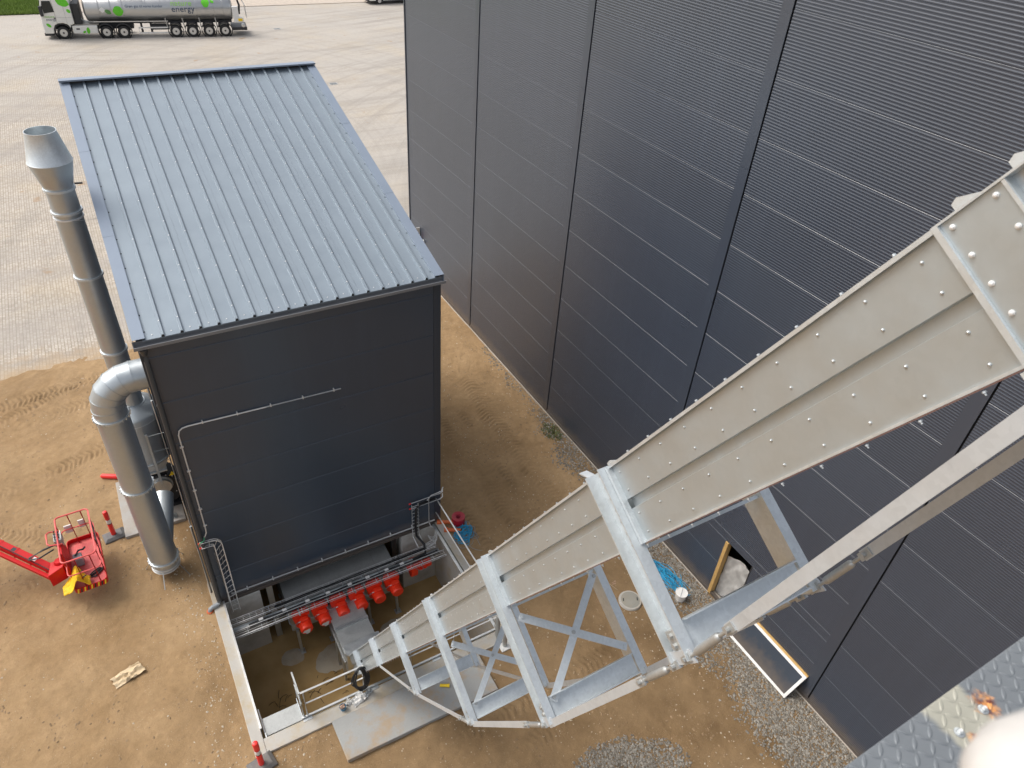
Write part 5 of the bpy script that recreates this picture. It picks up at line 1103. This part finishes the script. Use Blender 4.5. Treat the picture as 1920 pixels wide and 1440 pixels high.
def oncyl(X, Z, rr=TR+.034):        # wrap a drawing on the near flank; Z measured along the girth from mid height
    a = Z/TR; return (X, TCY-rr*math.cos(a), TCZ+rr*math.sin(a))
blob('leaf_print', tn, 4.42, -.05, .40, .38, 0, M_LEAF, cyl=oncyl); blob('leaf_print', tn, 3.65, -.1, .26, .16, -.5, pm('dim_leaf', (.10, .26, .07), .4), cyl=oncyl); blob('leaf_print', tn, 11.35, .60, .32, .40, 0, M_LEAF, cyl=oncyl, ); blob('leaf_print', tn, 11.9, .66, .17, .11, -.6, M_LEAF, cyl=oncyl)
text_mesh('lettering', 'nature', .62, lambda x, z: oncyl(8.55+x, .34+z), M_LIME, tn); text_mesh('lettering', 'energy', .66, lambda x, z: oncyl(8.55+x, -.12+z), M_NAVY, tn)
text_mesh('slogan', 'Grøn gas til vores kunder', .29, lambda x, z: oncyl(5.0+x*.92, .22+z), M_NAVY, tn)
MB().add([oncyl(3.25+dx_, .05+dz_) for dx_, dz_ in ((-.25, 0), (0, -.22), (.25, 0), (0, .22))], [(0, 1, 2, 3)]).build('hazard_diamond', M_WHITE, tn)
# white van beyond
vn = local(empty('white_van', (30.6, 83.0, 0), 'white van parked at the far edge of the yard by the hall corner', 'van')); vn.rotation_euler = (0, 0, .05)
vp = [(-.25, .45), (-.3, .85), (.05, 1.15), (.75, 1.35), (1.3, 2.0), (4.9, 2.1), (5.0, .4), (4.5, .35), (4.35, .6), (4.1, .72), (3.8, .6), (3.65, .35), (1.45, .35), (1.3, .62), (1.0, .74), (.7, .62), (.55, .35), (-.1, .35)]
MB().prism([(x, 0, z) for x, z in vp], (0, 1.85, 0)).build('body', M_CAB, vn, bevel=.04)
MB().prism([(.95, -.006, 1.35), (1.9, -.006, 1.38), (1.9, -.006, 1.9), (1.42, -.006, 1.88)], (0, -.004, 0)).build('side_window', M_GLASS, vn)
MB().box(-.34, .5, .05, 1.8, .28, .55).box(.5, 4.9, .03, 1.8, .22, .36).build('sill', M_CHAS, vn, bevel=.03)
for x in (1.0, 4.08):
    for y in (.02, 1.6):
        t = MB().lathe((x, y, .33), (0, 1, 0), [(.2, 0), (.30, 0), (.33, .04), (.33, .18), (.30, .22), (.2, .22), (.2, 0)], 22, caps=False).build('wheel', M_BLACK, vn, True); MB().lathe((x, y-.005, .33), (0, 1, 0), [(.2, 0), (.15, .03), (.01, .02)], 16).build('rim', M_RIM, t, True)
for x, y, lab in ((17.9, 74.0, 'small dark drain grate in the yard behind the tanker'), (17.15, 55.6, 'small dark drain grate in the yard right of the boiler house roof')):
    g = empty('drain_grate', (x, y, 0), lab, 'drain', 'yard drain grates'); MB().box(x-.3, x+.3, y-.25, y+.25, -.02, .012).build('frame', M_GALVD, g)
    for k in range(6): MB().box(x-.24+.085*k, x-.20+.085*k, y-.2, y+.2, .013, .018).build('bar', M_BLKM, g)
# ================================================================== ACCESS PLATFORM BY THE CAMERA
ap = empty('access_platform', (1.5, -.6, 14.4), 'blue-grey checker plate platform edge with worn patch and two rusty bolts', 'platform')
PE = .2015; PZ_ = 14.55
MB().box(.75, 2.15, -1.6, PE, PZ_-.008, PZ_).build('deck_plate', M_PLATE, ap, bevel=.003)
MB().box(.75, 2.15, PE-.012, PE-.001, PZ_-.09, PZ_-.009).build('edge_fold', M_PLATE, ap)
def lug_mesh():
    L, Wd, h = .0165, .0052, .0022; n = 9; m = MB(); top = []; bot = []
    for k in range(n):
        t = -1+2*k/(n-1); w_ = Wd*(1-t*t); bot.append(((L*t, -w_, 0), (L*t, w_, 0))); 
    vs = []
    for k in range(n):
        t = -1+2*k/(n-1); w_ = max(Wd*(1-t*t), .0003); hh = h*(1-abs(t)**3); vs += [(L*t, -w_, 0), (L*t*.92, -w_*.5, hh), (L*t*.92, w_*.5, hh), (L*t, w_, 0)]
    fs = []
    for k in range(n-1):
        for j in range(3): fs.append((k*4+j, (k+1)*4+j, (k+1)*4+j+1, k*4+j+1))
    return m.add(vs, fs).mesh('tread_lug', M_PLATE, True)
lm = lug_mesh(); pt = .0255
for i in range(44):
    for j in range(9):
        x = .86+i*pt; y = PE-.013-j*pt
        if x > 1.95 or y < -.03: continue
        inst('tread_lug', lm, ap, V((x, y, PZ_))-OFF[ap], (0, 0, math.radians(40 if (i+j) % 2 else -50)))
for x, y in ((1.368, .1375), (1.272, .1315)):
    b = MB().lathe((x, y, PZ_+.0005), (0, 0, 1), [(.0112, 0), (.0112, .002), (.0095, .0025)], 20).build('washer', M_GALV, ap, True)
    MB().lathe((x, y, PZ_+.003), (0, 0, 1), [(.0068, 0), (.0068, .0048), (.006, .0055)], 6).build('bolt_head', M_GALV, b)
    MB().lathe((x, y, PZ_+.0085), (0, 0, 1), [(.0035, 0), (.0035, .004)], 10).build('thread', M_ZINC, b)
# carrying frame of the platform, behind and below the camera
for x in (.85, 2.05): MB().box(x-.05, x+.05, -1.55, -1.45, 0, PZ_-.012).build('column', M_GALV, ap)
for x in (.85, 2.05): MB().beam((x, -1.5, PZ_-.1), (x, PE-.05, PZ_-.06), .06, .08).build('bearer', M_GALV, ap)
# pale, out-of-focus rounded rail end just in front of the lens
kn = empty('rail_end', (.5, -.02, 15.55), 'cream padded rail end, out of focus in the near corner', 'rail')
MB().lathe((.291, -.004, 15.681), (1, -.25, -.05), [(.003, -.034), (.013, -.031), (.023, -.021), (.029, -.006), (.030, .02), (.027, .12), (.025, .3)], 28).build('pad', M_CREAM, kn, True)
MB().lathe((.272, .006, 15.669), (1, -.6, -.3), [(.002, -.016), (.008, -.013), (.012, -.004), (.013, .06), (.012, .2)], 20).build('sleeve', M_CREAM, kn, True)
MB().tube([(.55, -.09, 15.66), (.62, -.3, 15.5), (.8, -1.5, 15.3), (.8, -1.5, 14.56)], .02, 10).build('stem', M_GALV, kn, True)
